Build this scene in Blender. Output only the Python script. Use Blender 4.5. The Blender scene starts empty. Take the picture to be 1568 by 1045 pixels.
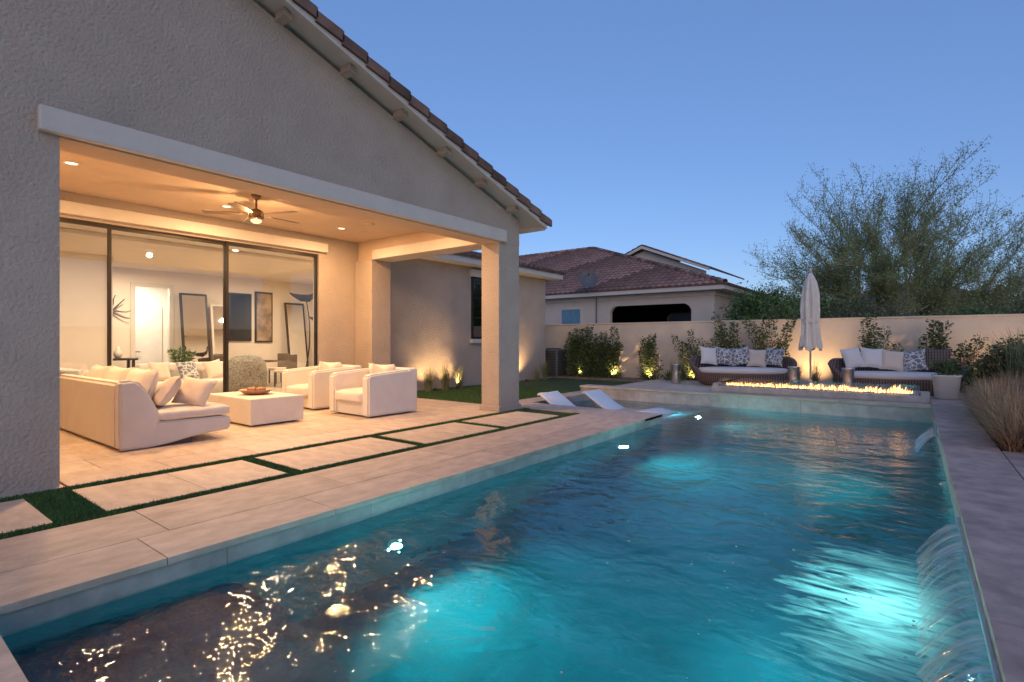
import bpy, bmesh, math, random
from mathutils import Vector, Matrix, noise as mnoise
random.seed(7)
R = random.random
def U(a,b): return a+(b-a)*random.random()
scene = bpy.context.scene
col = scene.collection

# ------------------------------------------------------------ materials
def newmat(name):
    m = bpy.data.materials.new(name); m.use_nodes = True
    nt = m.node_tree; nt.nodes.clear()
    out = nt.nodes.new('ShaderNodeOutputMaterial')
    return m, nt, out
def L(nt, a, b): nt.links.new(a, b)
def c4(c): return (c[0], c[1], c[2], 1)
def pmat(name, c, rough=0.7, nscale=6, namt=0.15, bscale=60, bstr=0.0, bdist=0.01, metal=0, var=0.0, stretch=None, c2=None, spec=0.5, sheen=0, detail=5, trans=0):
    m, nt, out = newmat(name)
    p = nt.nodes.new('ShaderNodeBsdfPrincipled')
    p.inputs['Roughness'].default_value = rough
    p.inputs['Metallic'].default_value = metal
    p.inputs['Specular IOR Level'].default_value = spec
    if sheen: p.inputs['Sheen Weight'].default_value = sheen
    tc = nt.nodes.new('ShaderNodeTexCoord')
    mp = nt.nodes.new('ShaderNodeMapping')
    if stretch: mp.inputs['Scale'].default_value = stretch
    L(nt, tc.outputs['Object'], mp.inputs['Vector'])
    n1 = nt.nodes.new('ShaderNodeTexNoise'); n1.inputs['Scale'].default_value = nscale; n1.inputs['Detail'].default_value = detail; n1.inputs['Roughness'].default_value=0.6
    L(nt, mp.outputs[0], n1.inputs['Vector'])
    mr = nt.nodes.new('ShaderNodeMapRange')
    mr.inputs['From Min'].default_value = 0.3; mr.inputs['From Max'].default_value = 0.7
    L(nt, n1.outputs['Fac'], mr.inputs['Value'])
    mix = nt.nodes.new('ShaderNodeMix'); mix.data_type = 'RGBA'
    if c2 is None:
        a = tuple(min(1, x*(1-namt)) for x in c); b = tuple(min(1, x*(1+namt)) for x in c)
    else: a, b = c, c2
    mix.inputs['A'].default_value = c4(a); mix.inputs['B'].default_value = c4(b)
    L(nt, mr.outputs[0], mix.inputs['Factor'])
    cur = mix.outputs['Result']
    if var > 0:
        at = nt.nodes.new('ShaderNodeAttribute'); at.attribute_name = 'var'
        mv = nt.nodes.new('ShaderNodeMapRange')
        mv.inputs['To Min'].default_value = 1-var; mv.inputs['To Max'].default_value = 1+var
        L(nt, at.outputs['Fac'], mv.inputs['Value'])
        vm = nt.nodes.new('ShaderNodeVectorMath'); vm.operation = 'SCALE'
        L(nt, cur, vm.inputs[0]); L(nt, mv.outputs[0], vm.inputs['Scale'])
        cur = vm.outputs[0]
    L(nt, cur, p.inputs['Base Color'])
    if bstr > 0:
        n2 = nt.nodes.new('ShaderNodeTexNoise'); n2.inputs['Scale'].default_value = bscale; n2.inputs['Detail'].default_value = 4
        L(nt, mp.outputs[0], n2.inputs['Vector'])
        b = nt.nodes.new('ShaderNodeBump'); b.inputs['Strength'].default_value = bstr; b.inputs['Distance'].default_value = bdist
        L(nt, n2.outputs['Fac'], b.inputs['Height']); L(nt, b.outputs[0], p.inputs['Normal'])
    if trans > 0:
        t = nt.nodes.new('ShaderNodeBsdfTranslucent'); L(nt, cur, t.inputs['Color'])
        ms = nt.nodes.new('ShaderNodeMixShader'); ms.inputs[0].default_value = trans
        L(nt, p.outputs[0], ms.inputs[1]); L(nt, t.outputs[0], ms.inputs[2]); L(nt, ms.outputs[0], out.inputs['Surface'])
    else:
        L(nt, p.outputs[0], out.inputs['Surface'])
    return m
def emat(name, c, s):
    m, nt, out = newmat(name)
    e = nt.nodes.new('ShaderNodeEmission'); e.inputs[0].default_value = c4(c); e.inputs[1].default_value = s
    L(nt, e.outputs[0], out.inputs['Surface']); return m

M = {}
M['stucco'] = pmat('stucco', (.435,.36,.295), .92, 1.2, .09, 30, .9, .025)
M['stucco_n'] = pmat('stucco_neighbour', (.58,.52,.45), .92, 1.2, .07, 45, .4, .01)
M['wallcream'] = pmat('stucco_wall', (.70,.58,.45), .92, .9, .12, 35, .6, .014)
M['trim'] = pmat('trim_paint', (.60,.55,.49), .7, 3, .05, 40, .4, .008)
M['fascia'] = pmat('fascia_paint', (.60,.56,.51), .55, 3, .05, 50, .1, .004)
M['ceil'] = pmat('patio_ceiling', (.58,.44,.32), .9, 2, .06, 35, .7, .014)
M['tile'] = pmat('clay_tile', (.17,.10,.075), .85, 3, .35, 30, .4, .01, var=.35)
M['tile_n'] = pmat('clay_tile_neighbour', (.27,.15,.115), .85, 2, .3, 30, .3, .01, var=.45)
M['trav'] = pmat('travertine', (.55,.45,.355), .6, 3.5, .20, 40, .35, .005, var=.10, stretch=(1,2.2,1), detail=9)
M['cop'] = pmat('coping_stone', (.50,.405,.325), .6, 3.5, .24, 35, .45, .006, var=.12, stretch=(2.0,1,1), detail=9)
M['cop_r'] = pmat('coping_stone_right', (.42,.295,.235), .6, 5, .34, 30, .7, .010, var=.18, detail=9)
M['joint'] = pmat('grout', (.20,.17,.14), .95, 8, .2)
M['band'] = pmat('pool_band_tile', (.48,.45,.42), .4, 5, .22, 30, .2, .004, var=.12)
M['turf'] = pmat('artificial_turf', (.036,.075,.024), .95, 25, .45, 180, .8, .02)
M['blade'] = pmat('turf_blades', (.060,.135,.036), .9, 10, .3, var=.5)
M['soil'] = pmat('soil_gravel', (.20,.155,.12), .95, 14, .35, 60, .8, .03)
M['ground'] = pmat('desert_ground', (.24,.19,.145), .95, .6, .25, 20, .6, .03)
M['shell'] = pmat('pool_plaster', (.018,.205,.25), .8, 1.6, .32, 25, .3, .01)
M['shelf'] = pmat('pool_shelf_plaster', (.06,.12,.17), .8, 4, .3, 60, .5, .01)
M['fabric'] = pmat('cream_fabric', (.70,.64,.57), .95, 3, .06, 220, .25, .003, sheen=.3)
M['fabric_t'] = pmat('throw_pillow_fabric', (.66,.55,.45), .95, 3, .05, 150, .35, .004, sheen=.3)
M['fabric_w'] = pmat('white_cushion', (.66,.64,.62), .95, 3, .05, 150, .3, .004)
M['dark'] = pmat('dark_metal', (.030,.024,.020), .45, 5, .15, metal=.4)
M['plinth'] = pmat('dark_base', (.10,.075,.06), .7)
M['concrete'] = pmat('white_concrete', (.66,.61,.55), .75, 3, .07, 60, .2, .004)
M['wood'] = pmat('wood_bowl', (.34,.17,.08), .5, 8, .3, stretch=(1,6,1))
M['bronze'] = pmat('bronze_metal', (.25,.18,.12), .35, 5, .1, metal=.8)
M['steel'] = pmat('hammered_steel', (.60,.58,.56), .28, 6, .1, 30, .6, .02, metal=1)
M['plastic'] = pmat('white_resin', (.78,.80,.82), .35, 3, .03)
M['canvas'] = pmat('umbrella_canvas', (.68,.62,.56), .95, 5, .06, 120, .3, .004)
M['leafdk'] = pmat('shrub_leaves', (.105,.150,.052), .6, 3, .35, var=.65, trans=.25)
M['leafgr'] = pmat('bush_leaves', (.115,.190,.058), .6, 2, .35, var=.65, trans=.3)
M['olive'] = pmat('olive_leaves', (.170,.180,.095), .65, 2, .3, var=.6, trans=.3)
M['paloleaf'] = pmat('palo_verde_leaves', (.30,.34,.13), .65, 1, .3, var=.5, trans=.4)
M['bark'] = pmat('palo_verde_bark', (.30,.29,.16), .8, 8, .3, 30, .4, .01)
M['twig'] = pmat('twig_wood', (.14,.10,.065), .85, 8, .3)
M['grasstan'] = pmat('dry_grass', (.50,.32,.19), .9, 4, .3, var=.55, trans=.2)
M['grassgr'] = pmat('green_grass', (.22,.23,.11), .85, 4, .3, var=.5, trans=.2)
M['flower'] = pmat('flower_petals', (.60,.26,.12), .7, 8, .3, var=.4)
M['acmetal'] = pmat('ac_casing', (.12,.125,.13), .6, 4, .1)
M['inwall'] = pmat('interior_wall', (.72,.65,.57), .9, 2, .03)
M['infloor'] = pmat('interior_floor', (.42,.33,.25), .4, 3, .12, stretch=(1,5,1))
M['artd'] = pmat('art_canvas', (.10,.07,.055), .7, 2.5, .0, c2=(.42,.32,.24))
M['black'] = pmat('loggia_shade_black', (.012,.013,.016), .9)  # near-black colour puts the loggia's deep shade into its inner faces
M['tv'] = pmat('tv_screen', (.012,.012,.014), .08)
M['mirror'] = pmat('mirror_glass', (.8,.8,.8), .03, metal=1, namt=.01)

def wicker():
    m, nt, out = newmat('dark_wicker')
    p = nt.nodes.new('ShaderNodeBsdfPrincipled'); p.inputs['Roughness'].default_value=.6
    tc = nt.nodes.new('ShaderNodeTexCoord')
    w1 = nt.nodes.new('ShaderNodeTexWave'); w1.wave_type='BANDS'; w1.bands_direction='Z'; w1.inputs['Scale'].default_value=9; w1.inputs['Distortion'].default_value=1
    w2 = nt.nodes.new('ShaderNodeTexWave'); w2.wave_type='BANDS'; w2.bands_direction='X'; w2.inputs['Scale'].default_value=6; w2.inputs['Distortion'].default_value=1
    for w in (w1,w2): L(nt, tc.outputs['Object'], w.inputs['Vector'])
    mu = nt.nodes.new('ShaderNodeMath'); mu.operation='MULTIPLY'
    L(nt,w1.outputs['Fac'],mu.inputs[0]); L(nt,w2.outputs['Fac'],mu.inputs[1])
    mix = nt.nodes.new('ShaderNodeMix'); mix.data_type='RGBA'
    mix.inputs['A'].default_value=(.06,.04,.035,1); mix.inputs['B'].default_value=(.42,.27,.21,1)
    L(nt,mu.outputs[0],mix.inputs['Factor']); L(nt,mix.outputs['Result'],p.inputs['Base Color'])
    b=nt.nodes.new('ShaderNodeBump'); b.inputs['Strength'].default_value=.8; b.inputs['Distance'].default_value=.02
    L(nt,mu.outputs[0],b.inputs['Height']); L(nt,b.outputs[0],p.inputs['Normal'])
    L(nt,p.outputs[0],out.inputs['Surface']); return m
M['wicker'] = wicker()
def patterned(name, a, b, sc):
    m, nt, out = newmat(name)
    p = nt.nodes.new('ShaderNodeBsdfPrincipled'); p.inputs['Roughness'].default_value=.95
    tc = nt.nodes.new('ShaderNodeTexCoord')
    v = nt.nodes.new('ShaderNodeTexVoronoi'); v.inputs['Scale'].default_value=sc; v.feature='DISTANCE_TO_EDGE'
    nz = nt.nodes.new('ShaderNodeTexNoise'); nz.inputs['Scale'].default_value=8
    mx = nt.nodes.new('ShaderNodeMix'); mx.data_type='RGBA'; mx.inputs['Factor'].default_value=.12
    L(nt,tc.outputs['Object'],mx.inputs['A']); L(nt,tc.outputs['Object'],nz.inputs['Vector']); L(nt,nz.outputs['Color'],mx.inputs['B'])
    L(nt,mx.outputs['Result'],v.inputs['Vector'])
    r = nt.nodes.new('ShaderNodeMapRange'); r.inputs['From Min'].default_value=.06; r.inputs['From Max'].default_value=.12
    L(nt,v.outputs['Distance'],r.inputs['Value'])
    mix = nt.nodes.new('ShaderNodeMix'); mix.data_type='RGBA'; mix.inputs['A'].default_value=c4(a); mix.inputs['B'].default_value=c4(b)
    L(nt,r.outputs[0],mix.inputs['Factor']); L(nt,mix.outputs['Result'],p.inputs['Base Color']); L(nt,p.outputs[0],out.inputs['Surface']); return m
M['pat'] = patterned('patterned_fabric', (.62,.60,.58), (.17,.18,.21), 11)
M['knit'] = patterned('knit_fabric', (.16,.15,.12), (.34,.33,.28), 18)

def glassmat(name, base=.06, tint=(.86,.88,.88)):
    m, nt, out = newmat(name)
    t=nt.nodes.new('ShaderNodeBsdfTransparent'); t.inputs[0].default_value=c4(tint)
    g=nt.nodes.new('ShaderNodeBsdfGlossy'); g.inputs['Roughness'].default_value=.01; g.inputs['Color'].default_value=(.9,.9,.9,1)
    f=nt.nodes.new('ShaderNodeFresnel'); f.inputs[0].default_value=1.5
    a=nt.nodes.new('ShaderNodeMath'); a.operation='ADD'; a.inputs[1].default_value=base; a.use_clamp=True
    L(nt,f.outputs[0],a.inputs[0])
    ms=nt.nodes.new('ShaderNodeMixShader'); L(nt,a.outputs[0],ms.inputs[0]); L(nt,t.outputs[0],ms.inputs[1]); L(nt,g.outputs[0],ms.inputs[2])
    L(nt,ms.outputs[0],out.inputs['Surface']); return m
M['glass']=glassmat('window_glass',.06,(.90,.91,.91))
M['glassd']=glassmat('dark_window_glass',.12,(.35,.40,.45))

def watermat():
    m, nt, out = newmat('pool_water')
    tc=nt.nodes.new('ShaderNodeTexCoord')
    mp=nt.nodes.new('ShaderNodeMapping'); mp.inputs['Scale'].default_value=(1,1.35,1); mp.inputs['Rotation'].default_value=(0,0,.5)
    L(nt,tc.outputs['Object'],mp.inputs['Vector'])
    n1=nt.nodes.new('ShaderNodeTexNoise'); n1.inputs['Scale'].default_value=1.7; n1.inputs['Detail'].default_value=2; n1.inputs['Distortion'].default_value=.6
    n2=nt.nodes.new('ShaderNodeTexNoise'); n2.inputs['Scale'].default_value=8.5; n2.inputs['Detail'].default_value=3; n2.inputs['Distortion'].default_value=.5
    L(nt,mp.outputs[0],n1.inputs['Vector']); L(nt,mp.outputs[0],n2.inputs['Vector'])
    mu=nt.nodes.new('ShaderNodeMath'); mu.operation='MULTIPLY_ADD'; mu.inputs[1].default_value=.22
    L(nt,n2.outputs['Fac'],mu.inputs[0]); L(nt,n1.outputs['Fac'],mu.inputs[2])
    b=nt.nodes.new('ShaderNodeBump'); b.inputs['Strength'].default_value=.58; b.inputs['Distance'].default_value=.052
    L(nt,mu.outputs[0],b.inputs['Height'])
    g=nt.nodes.new('ShaderNodeBsdfGlass'); g.inputs['IOR'].default_value=1.33; g.inputs['Roughness'].default_value=0.0
    L(nt,b.outputs[0],g.inputs['Normal'])
    sep=nt.nodes.new('ShaderNodeSeparateXYZ'); L(nt,tc.outputs['Object'],sep.inputs[0])
    def gauss(cx,cy,sx,sy):
        dx=nt.nodes.new('ShaderNodeMath'); dx.operation='SUBTRACT'; dx.inputs[1].default_value=cx; L(nt,sep.outputs[0],dx.inputs[0])
        dx2=nt.nodes.new('ShaderNodeMath'); dx2.operation='DIVIDE'; dx2.inputs[1].default_value=sx; L(nt,dx.outputs[0],dx2.inputs[0])
        px=nt.nodes.new('ShaderNodeMath'); px.operation='POWER'; px.inputs[1].default_value=2; L(nt,dx2.outputs[0],px.inputs[0])
        dy=nt.nodes.new('ShaderNodeMath'); dy.operation='SUBTRACT'; dy.inputs[1].default_value=cy; L(nt,sep.outputs[1],dy.inputs[0])
        dy2=nt.nodes.new('ShaderNodeMath'); dy2.operation='DIVIDE'; dy2.inputs[1].default_value=sy; L(nt,dy.outputs[0],dy2.inputs[0])
        py=nt.nodes.new('ShaderNodeMath'); py.operation='POWER'; py.inputs[1].default_value=4; L(nt,dy2.outputs[0],py.inputs[0])
        s=nt.nodes.new('ShaderNodeMath'); s.operation='ADD'; L(nt,px.outputs[0],s.inputs[0]); L(nt,py.outputs[0],s.inputs[1])
        e=nt.nodes.new('ShaderNodeMath'); e.operation='SUBTRACT'; e.inputs[0].default_value=1; e.use_clamp=True; L(nt,s.outputs[0],e.inputs[1])
        return e
    g1=gauss(.10,3.6,1.0,1.5)
    n3=nt.nodes.new('ShaderNodeTexNoise'); n3.inputs['Scale'].default_value=5; n3.inputs['Detail'].default_value=6; n3.inputs['Distortion'].default_value=1.6
    mp3=nt.nodes.new('ShaderNodeMapping'); mp3.inputs['Scale'].default_value=(.5,1.9,1); L(nt,tc.outputs['Object'],mp3.inputs['Vector']); L(nt,mp3.outputs[0],n3.inputs['Vector'])
    f1=nt.nodes.new('ShaderNodeMath'); f1.operation='MULTIPLY_ADD'; f1.inputs[1].default_value=.50; L(nt,g1.outputs[0],f1.inputs[0]); L(nt,n3.outputs['Fac'],f1.inputs[2])
    f2=nt.nodes.new('ShaderNodeMapRange'); f2.inputs['From Min'].default_value=.76; f2.inputs['From Max'].default_value=1.08; f2.inputs['To Max'].default_value=.6; L(nt,f1.outputs[0],f2.inputs['Value'])
    df=nt.nodes.new('ShaderNodeBsdfDiffuse'); df.inputs[0].default_value=(.70,.88,.9,1)
    tl=nt.nodes.new('ShaderNodeBsdfTranslucent'); tl.inputs[0].default_value=(.70,.95,.95,1)
    ad=nt.nodes.new('ShaderNodeMixShader'); ad.inputs[0].default_value=.6; L(nt,df.outputs[0],ad.inputs[1]); L(nt,tl.outputs[0],ad.inputs[2])
    ms=nt.nodes.new('ShaderNodeMixShader'); L(nt,f2.outputs[0],ms.inputs[0]); L(nt,g.outputs[0],ms.inputs[1]); L(nt,ad.outputs[0],ms.inputs[2])
    L(nt,ms.outputs[0],out.inputs['Surface'])
    va=nt.nodes.new('ShaderNodeVolumeAbsorption'); va.inputs['Color'].default_value=(.03,.73,.79,1); va.inputs['Density'].default_value=.46
    L(nt,va.outputs[0],out.inputs['Volume'])
    return m
M['water']=watermat()
def fallmat():
    m, nt, out = newmat('falling_water')
    tc=nt.nodes.new('ShaderNodeTexCoord'); mp=nt.nodes.new('ShaderNodeMapping'); mp.inputs['Scale'].default_value=(1,14,1.1)
    L(nt,tc.outputs['Object'],mp.inputs['Vector'])
    n=nt.nodes.new('ShaderNodeTexNoise'); n.inputs['Scale'].default_value=1.6; n.inputs['Detail'].default_value=4; L(nt,mp.outputs[0],n.inputs['Vector'])
    r=nt.nodes.new('ShaderNodeMapRange'); r.inputs['From Min'].default_value=.35; r.inputs['From Max'].default_value=.70; r.inputs['To Min'].default_value=.06; r.inputs['To Max'].default_value=.8; L(nt,n.outputs['Fac'],r.inputs['Value'])
    t=nt.nodes.new('ShaderNodeBsdfTransparent')
    g=nt.nodes.new('ShaderNodeBsdfGlossy'); g.inputs['Roughness'].default_value=.12
    d=nt.nodes.new('ShaderNodeBsdfTranslucent'); d.inputs[0].default_value=(.8,.9,.95,1)
    d2=nt.nodes.new('ShaderNodeBsdfDiffuse'); d2.inputs[0].default_value=(.75,.82,.86,1)
    b=nt.nodes.new('ShaderNodeBump'); b.inputs['Strength'].default_value=.6; b.inputs['Distance'].default_value=.03; L(nt,n.outputs['Fac'],b.inputs['Height']); L(nt,b.outputs[0],g.inputs['Normal'])
    m0=nt.nodes.new('ShaderNodeMixShader'); m0.inputs[0].default_value=.5; L(nt,d.outputs[0],m0.inputs[1]); L(nt,d2.outputs[0],m0.inputs[2])
    m1=nt.nodes.new('ShaderNodeMixShader'); m1.inputs[0].default_value=.6; L(nt,g.outputs[0],m1.inputs[1]); L(nt,m0.outputs[0],m1.inputs[2])
    m2=nt.nodes.new('ShaderNodeMixShader'); L(nt,r.outputs[0],m2.inputs[0]); L(nt,t.outputs[0],m2.inputs[1]); L(nt,m1.outputs[0],m2.inputs[2])
    L(nt,m2.outputs[0],out.inputs['Surface']); return m
M['fall']=fallmat()
M['lampwarm']=emat('lamp_lens_warm',(1,.75,.45),3.5)
M['lampwhite']=emat('pool_lamp_lens',(.85,1,1),16)
M['flame']=emat('gas_flame',(1,.42,.12),8)
M['embers']=emat('ember_glow',(1,.42,.10),2.5)

# ------------------------------------------------------------ mesh helpers
def empty(name, loc=(0,0,0)):
    e = bpy.data.objects.new(name, None); e.location = loc; e.empty_display_size=.2; col.objects.link(e); return e
def link(name, me, mat, parent=None, smooth=False):
    if mat is not None: me.materials.append(mat)
    if smooth:
        for p in me.polygons: p.use_smooth = True
    o = bpy.data.objects.new(name, me); col.objects.link(o)
    if parent is not None: o.parent = parent
    return o
class MB:
    def __init__(s): s.v=[]; s.f=[]; s.var=[]
    def quad(s,a,b,c,d,var=.5):
        i=len(s.v); s.v += [a,b,c,d]; s.f.append((i,i+1,i+2,i+3)); s.var.append(var)
    def tri(s,a,b,c,var=.5):
        i=len(s.v); s.v += [a,b,c]; s.f.append((i,i+1,i+2)); s.var.append(var)
    def box(s,x0,x1,y0,y1,z0,z1,var=.5):
        i=len(s.v)
        s.v += [(x0,y0,z0),(x1,y0,z0),(x1,y1,z0),(x0,y1,z0),(x0,y0,z1),(x1,y0,z1),(x1,y1,z1),(x0,y1,z1)]
        for q in ((0,3,2,1),(4,5,6,7),(0,1,5,4),(1,2,6,5),(2,3,7,6),(3,0,4,7)):
            s.f.append(tuple(i+k for k in q)); s.var.append(var)
    def tube(s,p,q,r0,r1,n=5,var=.5):
        p=Vector(p); q=Vector(q); d=(q-p)
        if d.length<1e-6: return
        d.normalize(); a=d.orthogonal().normalized(); b=d.cross(a); i=len(s.v)
        for c,r in ((p,r0),(q,r1)):
            for k in range(n):
                t=2*math.pi*k/n; s.v.append(tuple(c+a*math.cos(t)*r+b*math.sin(t)*r))
        for k in range(n):
            s.f.append((i+k,i+(k+1)%n,i+n+(k+1)%n,i+n+k)); s.var.append(var)
    def lathe(s,cx,cy,prof,n=24,var=.5,fold=0,nf=8,cap=True):
        i=len(s.v); m=len(prof)
        for (r,z) in prof:
            for k in range(n):
                t=2*math.pi*k/n; rr=r*(1+fold*math.cos(nf*t)); s.v.append((cx+rr*math.cos(t),cy+rr*math.sin(t),z))
        for j in range(m-1):
            for k in range(n):
                s.f.append((i+j*n+k,i+j*n+(k+1)%n,i+(j+1)*n+(k+1)%n,i+(j+1)*n+k)); s.var.append(var)
        if cap:
            s.f.append(tuple(i+k for k in range(n))[::-1]); s.var.append(var)
            s.f.append(tuple(i+(m-1)*n+k for k in range(n))); s.var.append(var)
    def make(s,name,mat,parent=None,smooth=False):
        me=bpy.data.meshes.new(name); me.from_pydata(s.v,[],s.f)
        at=me.attributes.new('var','FLOAT','FACE'); at.data.foreach_set('value',s.var)
        me.update(); return link(name,me,mat,parent,smooth)
def box(name,x0,x1,y0,y1,z0,z1,mat,parent=None,bev=0,seg=2,smooth=False,rot=None,pivot=None):
    me=bpy.data.meshes.new(name); bm=bmesh.new()
    bmesh.ops.create_cube(bm,size=1)
    for v in bm.verts:
        v.co=Vector(((x0+x1)/2+v.co.x*(x1-x0),(y0+y1)/2+v.co.y*(y1-y0),(z0+z1)/2+v.co.z*(z1-z0)))
    if bev>0: bmesh.ops.bevel(bm,geom=bm.edges[:],offset=bev,segments=seg,profile=.5,affect='EDGES')
    if rot is not None:
        pv=Vector(pivot) if pivot else Vector(((x0+x1)/2,(y0+y1)/2,(z0+z1)/2))
        bmesh.ops.rotate(bm,cent=pv,matrix=rot,verts=bm.verts[:])
    bm.to_mesh(me); bm.free()
    return link(name,me,mat,parent,smooth or seg>2)
def soft(name,x0,x1,y0,y1,z0,z1,mat,parent,puff=.03,bev=.05,rot=None):
    me=bpy.data.meshes.new(name); bm=bmesh.new(); bmesh.ops.create_cube(bm,size=1)
    bmesh.ops.subdivide_edges(bm,edges=bm.edges[:],cuts=9,use_grid_fill=True)
    sx,sy,sz=x1-x0,y1-y0,z1-z0; c=Vector(((x0+x1)/2,(y0+y1)/2,(z0+z1)/2))
    for v in bm.verts:
        q=v.co*2
        h=Vector((sx/2,sy/2,sz/2)); p=Vector((q.x*h.x,q.y*h.y,q.z*h.z))
        inner=Vector((max(-h.x+bev,min(h.x-bev,p.x)),max(-h.y+bev,min(h.y-bev,p.y)),max(-h.z+bev,min(h.z-bev,p.z))))
        d=p-inner
        if d.length>1e-6: p=inner+d.normalized()*bev
        w=(1-q.x**2)*(1-q.y**2) if abs(q.z)>.99 else ((1-q.y**2)*(1-q.z**2) if abs(q.x)>.99 else (1-q.x**2)*(1-q.z**2))
        nrm=Vector((1 if q.x>.99 else -1 if q.x<-.99 else 0,1 if q.y>.99 else -1 if q.y<-.99 else 0,1 if q.z>.99 else -1 if q.z<-.99 else 0))
        p+=nrm*puff*w
        p+=Vector((1,1,1))*(mnoise.noise((p+c)*5)*.010)
        v.co=p
    if rot is not None: bmesh.ops.rotate(bm,cent=(0,0,0),matrix=rot,verts=bm.verts[:])
    bmesh.ops.translate(bm,vec=c,verts=bm.verts[:])
    bm.to_mesh(me); bm.free(); return link(name,me,mat,parent,True)
def pillow(name,c,w,h,t,rot,mat,parent):
    n=12; mb=MB(); c=Vector(c)
    def pt(u,v,s):
        x=u*w/2*(1-.10*(1-v*v)); y=v*h/2*(1-.10*(1-u*u))
        z=s*t/2*((1-u**4)*(1-v**4))**.55
        z+= .012*mnoise.noise(Vector((x*9,y*9,s+c.x)))
        return tuple(c+rot@Vector((x,y,z)))
    for s in (1,-1):
        base=len(mb.v)
        for i in range(n+1):
            for j in range(n+1): mb.v.append(pt(-1+2*i/n,-1+2*j/n,s))
        for i in range(n):
            for j in range(n):
                a=base+i*(n+1)+j; q=(a,a+n+1,a+n+2,a+1); mb.f.append(q if s>0 else q[::-1]); mb.var.append(.5)
    return mb.make(name,mat,parent,True)
def prism(name,poly,axis,a,b,mat,parent=None,bev=0,seg=2):
    def P(u,v,w): return (w,u,v) if axis=='X' else (u,w,v) if axis=='Y' else (u,v,w)
    bm=bmesh.new()
    A=[bm.verts.new(P(u,v,a)) for u,v in poly]; B=[bm.verts.new(P(u,v,b)) for u,v in poly]
    bm.faces.new(A); bm.faces.new(B[::-1]); n=len(poly)
    for i in range(n): bm.faces.new((A[i],B[i],B[(i+1)%n],A[(i+1)%n]))
    bmesh.ops.recalc_face_normals(bm,faces=bm.faces[:])
    if bev: bmesh.ops.bevel(bm,geom=bm.edges[:],offset=bev,segments=seg,affect='EDGES')
    bmesh.ops.triangulate(bm,faces=[f for f in bm.faces if len(f.verts)>4])
    me=bpy.data.meshes.new(name); bm.to_mesh(me); bm.free(); return link(name,me,mat,parent)
def tiles(name,x0,x1,y0,y1,z0,z1,sx,sy,mat,parent=None,gap=.006,offset=.5,rows='Y'):
    mb=MB()
    if rows=='Y':
        nx=max(1,round((x1-x0)/sx)); w=(x1-x0)/nx
        for i in range(nx):
            y=y0-(sy*offset*(i%2))-(R()*0.2*sy if nx>1 else 0)
            while y<y1:
                a=max(y,y0); b=min(y+sy,y1)
                if b-a>.02: 
                    dz=U(-.0012,.0012); mb.box(x0+i*w+gap/2,x0+(i+1)*w-gap/2,a+gap/2,b-gap/2,z0,z1+dz,R())
                y+=sy
    else:
        ny=max(1,round((y1-y0)/sy)); w=(y1-y0)/ny
        for i in range(ny):
            x=x0-(sx*offset*(i%2))
            while x<x1:
                a=max(x,x0); b=min(x+sx,x1)
                if b-a>.02:
                    dz=U(-.0012,.0012); mb.box(a+gap/2,b-gap/2,y0+i*w+gap/2,y0+(i+1)*w-gap/2,z0,z1+dz,R())
                x+=sx
    return mb.make(name,mat,parent)
def roof_slope(name,pts,mat,parent,tw=.30,tl=.42,amp=.045):
    P=[Vector(p) for p in pts]; u=(P[1]-P[0]).normalized(); n=(P[1]-P[0]).cross(P[2]-P[0]).normalized()
    if n.z<0: n=-n
    v=n.cross(u); 
    if v.z<0: v=-v
    us=[(p-P[0]).dot(u) for p in P]; vs=[(p-P[0]).dot(v) for p in P]
    u0,u1,v0,v1=min(us),max(us),min(vs),max(vs)
    mb=MB(); nu=int((u1-u0)/(tw/4))+2; rows=int((v1-v0)/tl)+1
    for r in range(rows):
        base=len(mb.v)
        for k in (0,1):
            vv=v0+(r+k)*tl+(0 if k==0 else .03)
            for i in range(nu):
                uu=u0+i*tw/4; ph=(i%4)
                h=amp*(0,.8,1,.8)[ph]; hh=h+(.035 if k==0 else 0)
                mb.v.append(tuple(P[0]+u*uu+v*vv+n*hh))
        for i in range(nu-1):
            mb.f.append((base+i,base+i+1,base+nu+i+1,base+nu+i)); mb.var.append(((r*7919+(i//4)*104729)%997)/997)
        b2=len(mb.v)
        for i in range(nu):
            uu=u0+i*tw/4; mb.v.append(tuple(P[0]+u*uu+v*(v0+r*tl)+n*(-.02)))
        for i in range(nu-1):
            mb.f.append((b2+i,b2+i+1,base+i+1,base+i)); mb.var.append(.1)
    me=bpy.data.meshes.new(name); me.from_pydata(mb.v,[],mb.f)
    at=me.attributes.new('var','FLOAT','FACE'); at.data.foreach_set('value',mb.var)
    bm=bmesh.new(); bm.from_mesh(me)
    cen=sum(P,Vector())/len(P)
    for i in range(len(P)):
        a,b=P[i],P[(i+1)%len(P)]; e=(b-a)
        if e.length<1e-4: continue
        pn=e.cross(n).normalized()
        if pn.dot(cen-a)>0: pn=-pn
        bmesh.ops.bisect_plane(bm,geom=bm.verts[:]+bm.edges[:]+bm.faces[:],plane_co=a+pn*.02,plane_no=pn,clear_outer=True)
    bm.to_mesh(me); bm.free(); return link(name,me,mat,parent)
def light(name,kind,loc,power,colr,parent=None,size=.1,rot=None,spot=None,blend=.5):
    ld=bpy.data.lights.new(name,kind); ld.energy=power; ld.color=colr
    if kind=='AREA': ld.shape='DISK'; ld.size=size
    elif kind in('POINT','SPOT'): ld.shadow_soft_size=size
    if kind=='SPOT': ld.spot_size=spot; ld.spot_blend=blend
    o=bpy.data.objects.new(name,ld); o.location=loc
    if rot: o.rotation_euler=rot
    col.objects.link(o)
    if parent is not None: o.parent=parent; 
    return o
def aim(o,target):
    d=Vector(target)-o.location; o.rotation_euler=d.to_track_quat('-Z','Y').to_euler()

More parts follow.
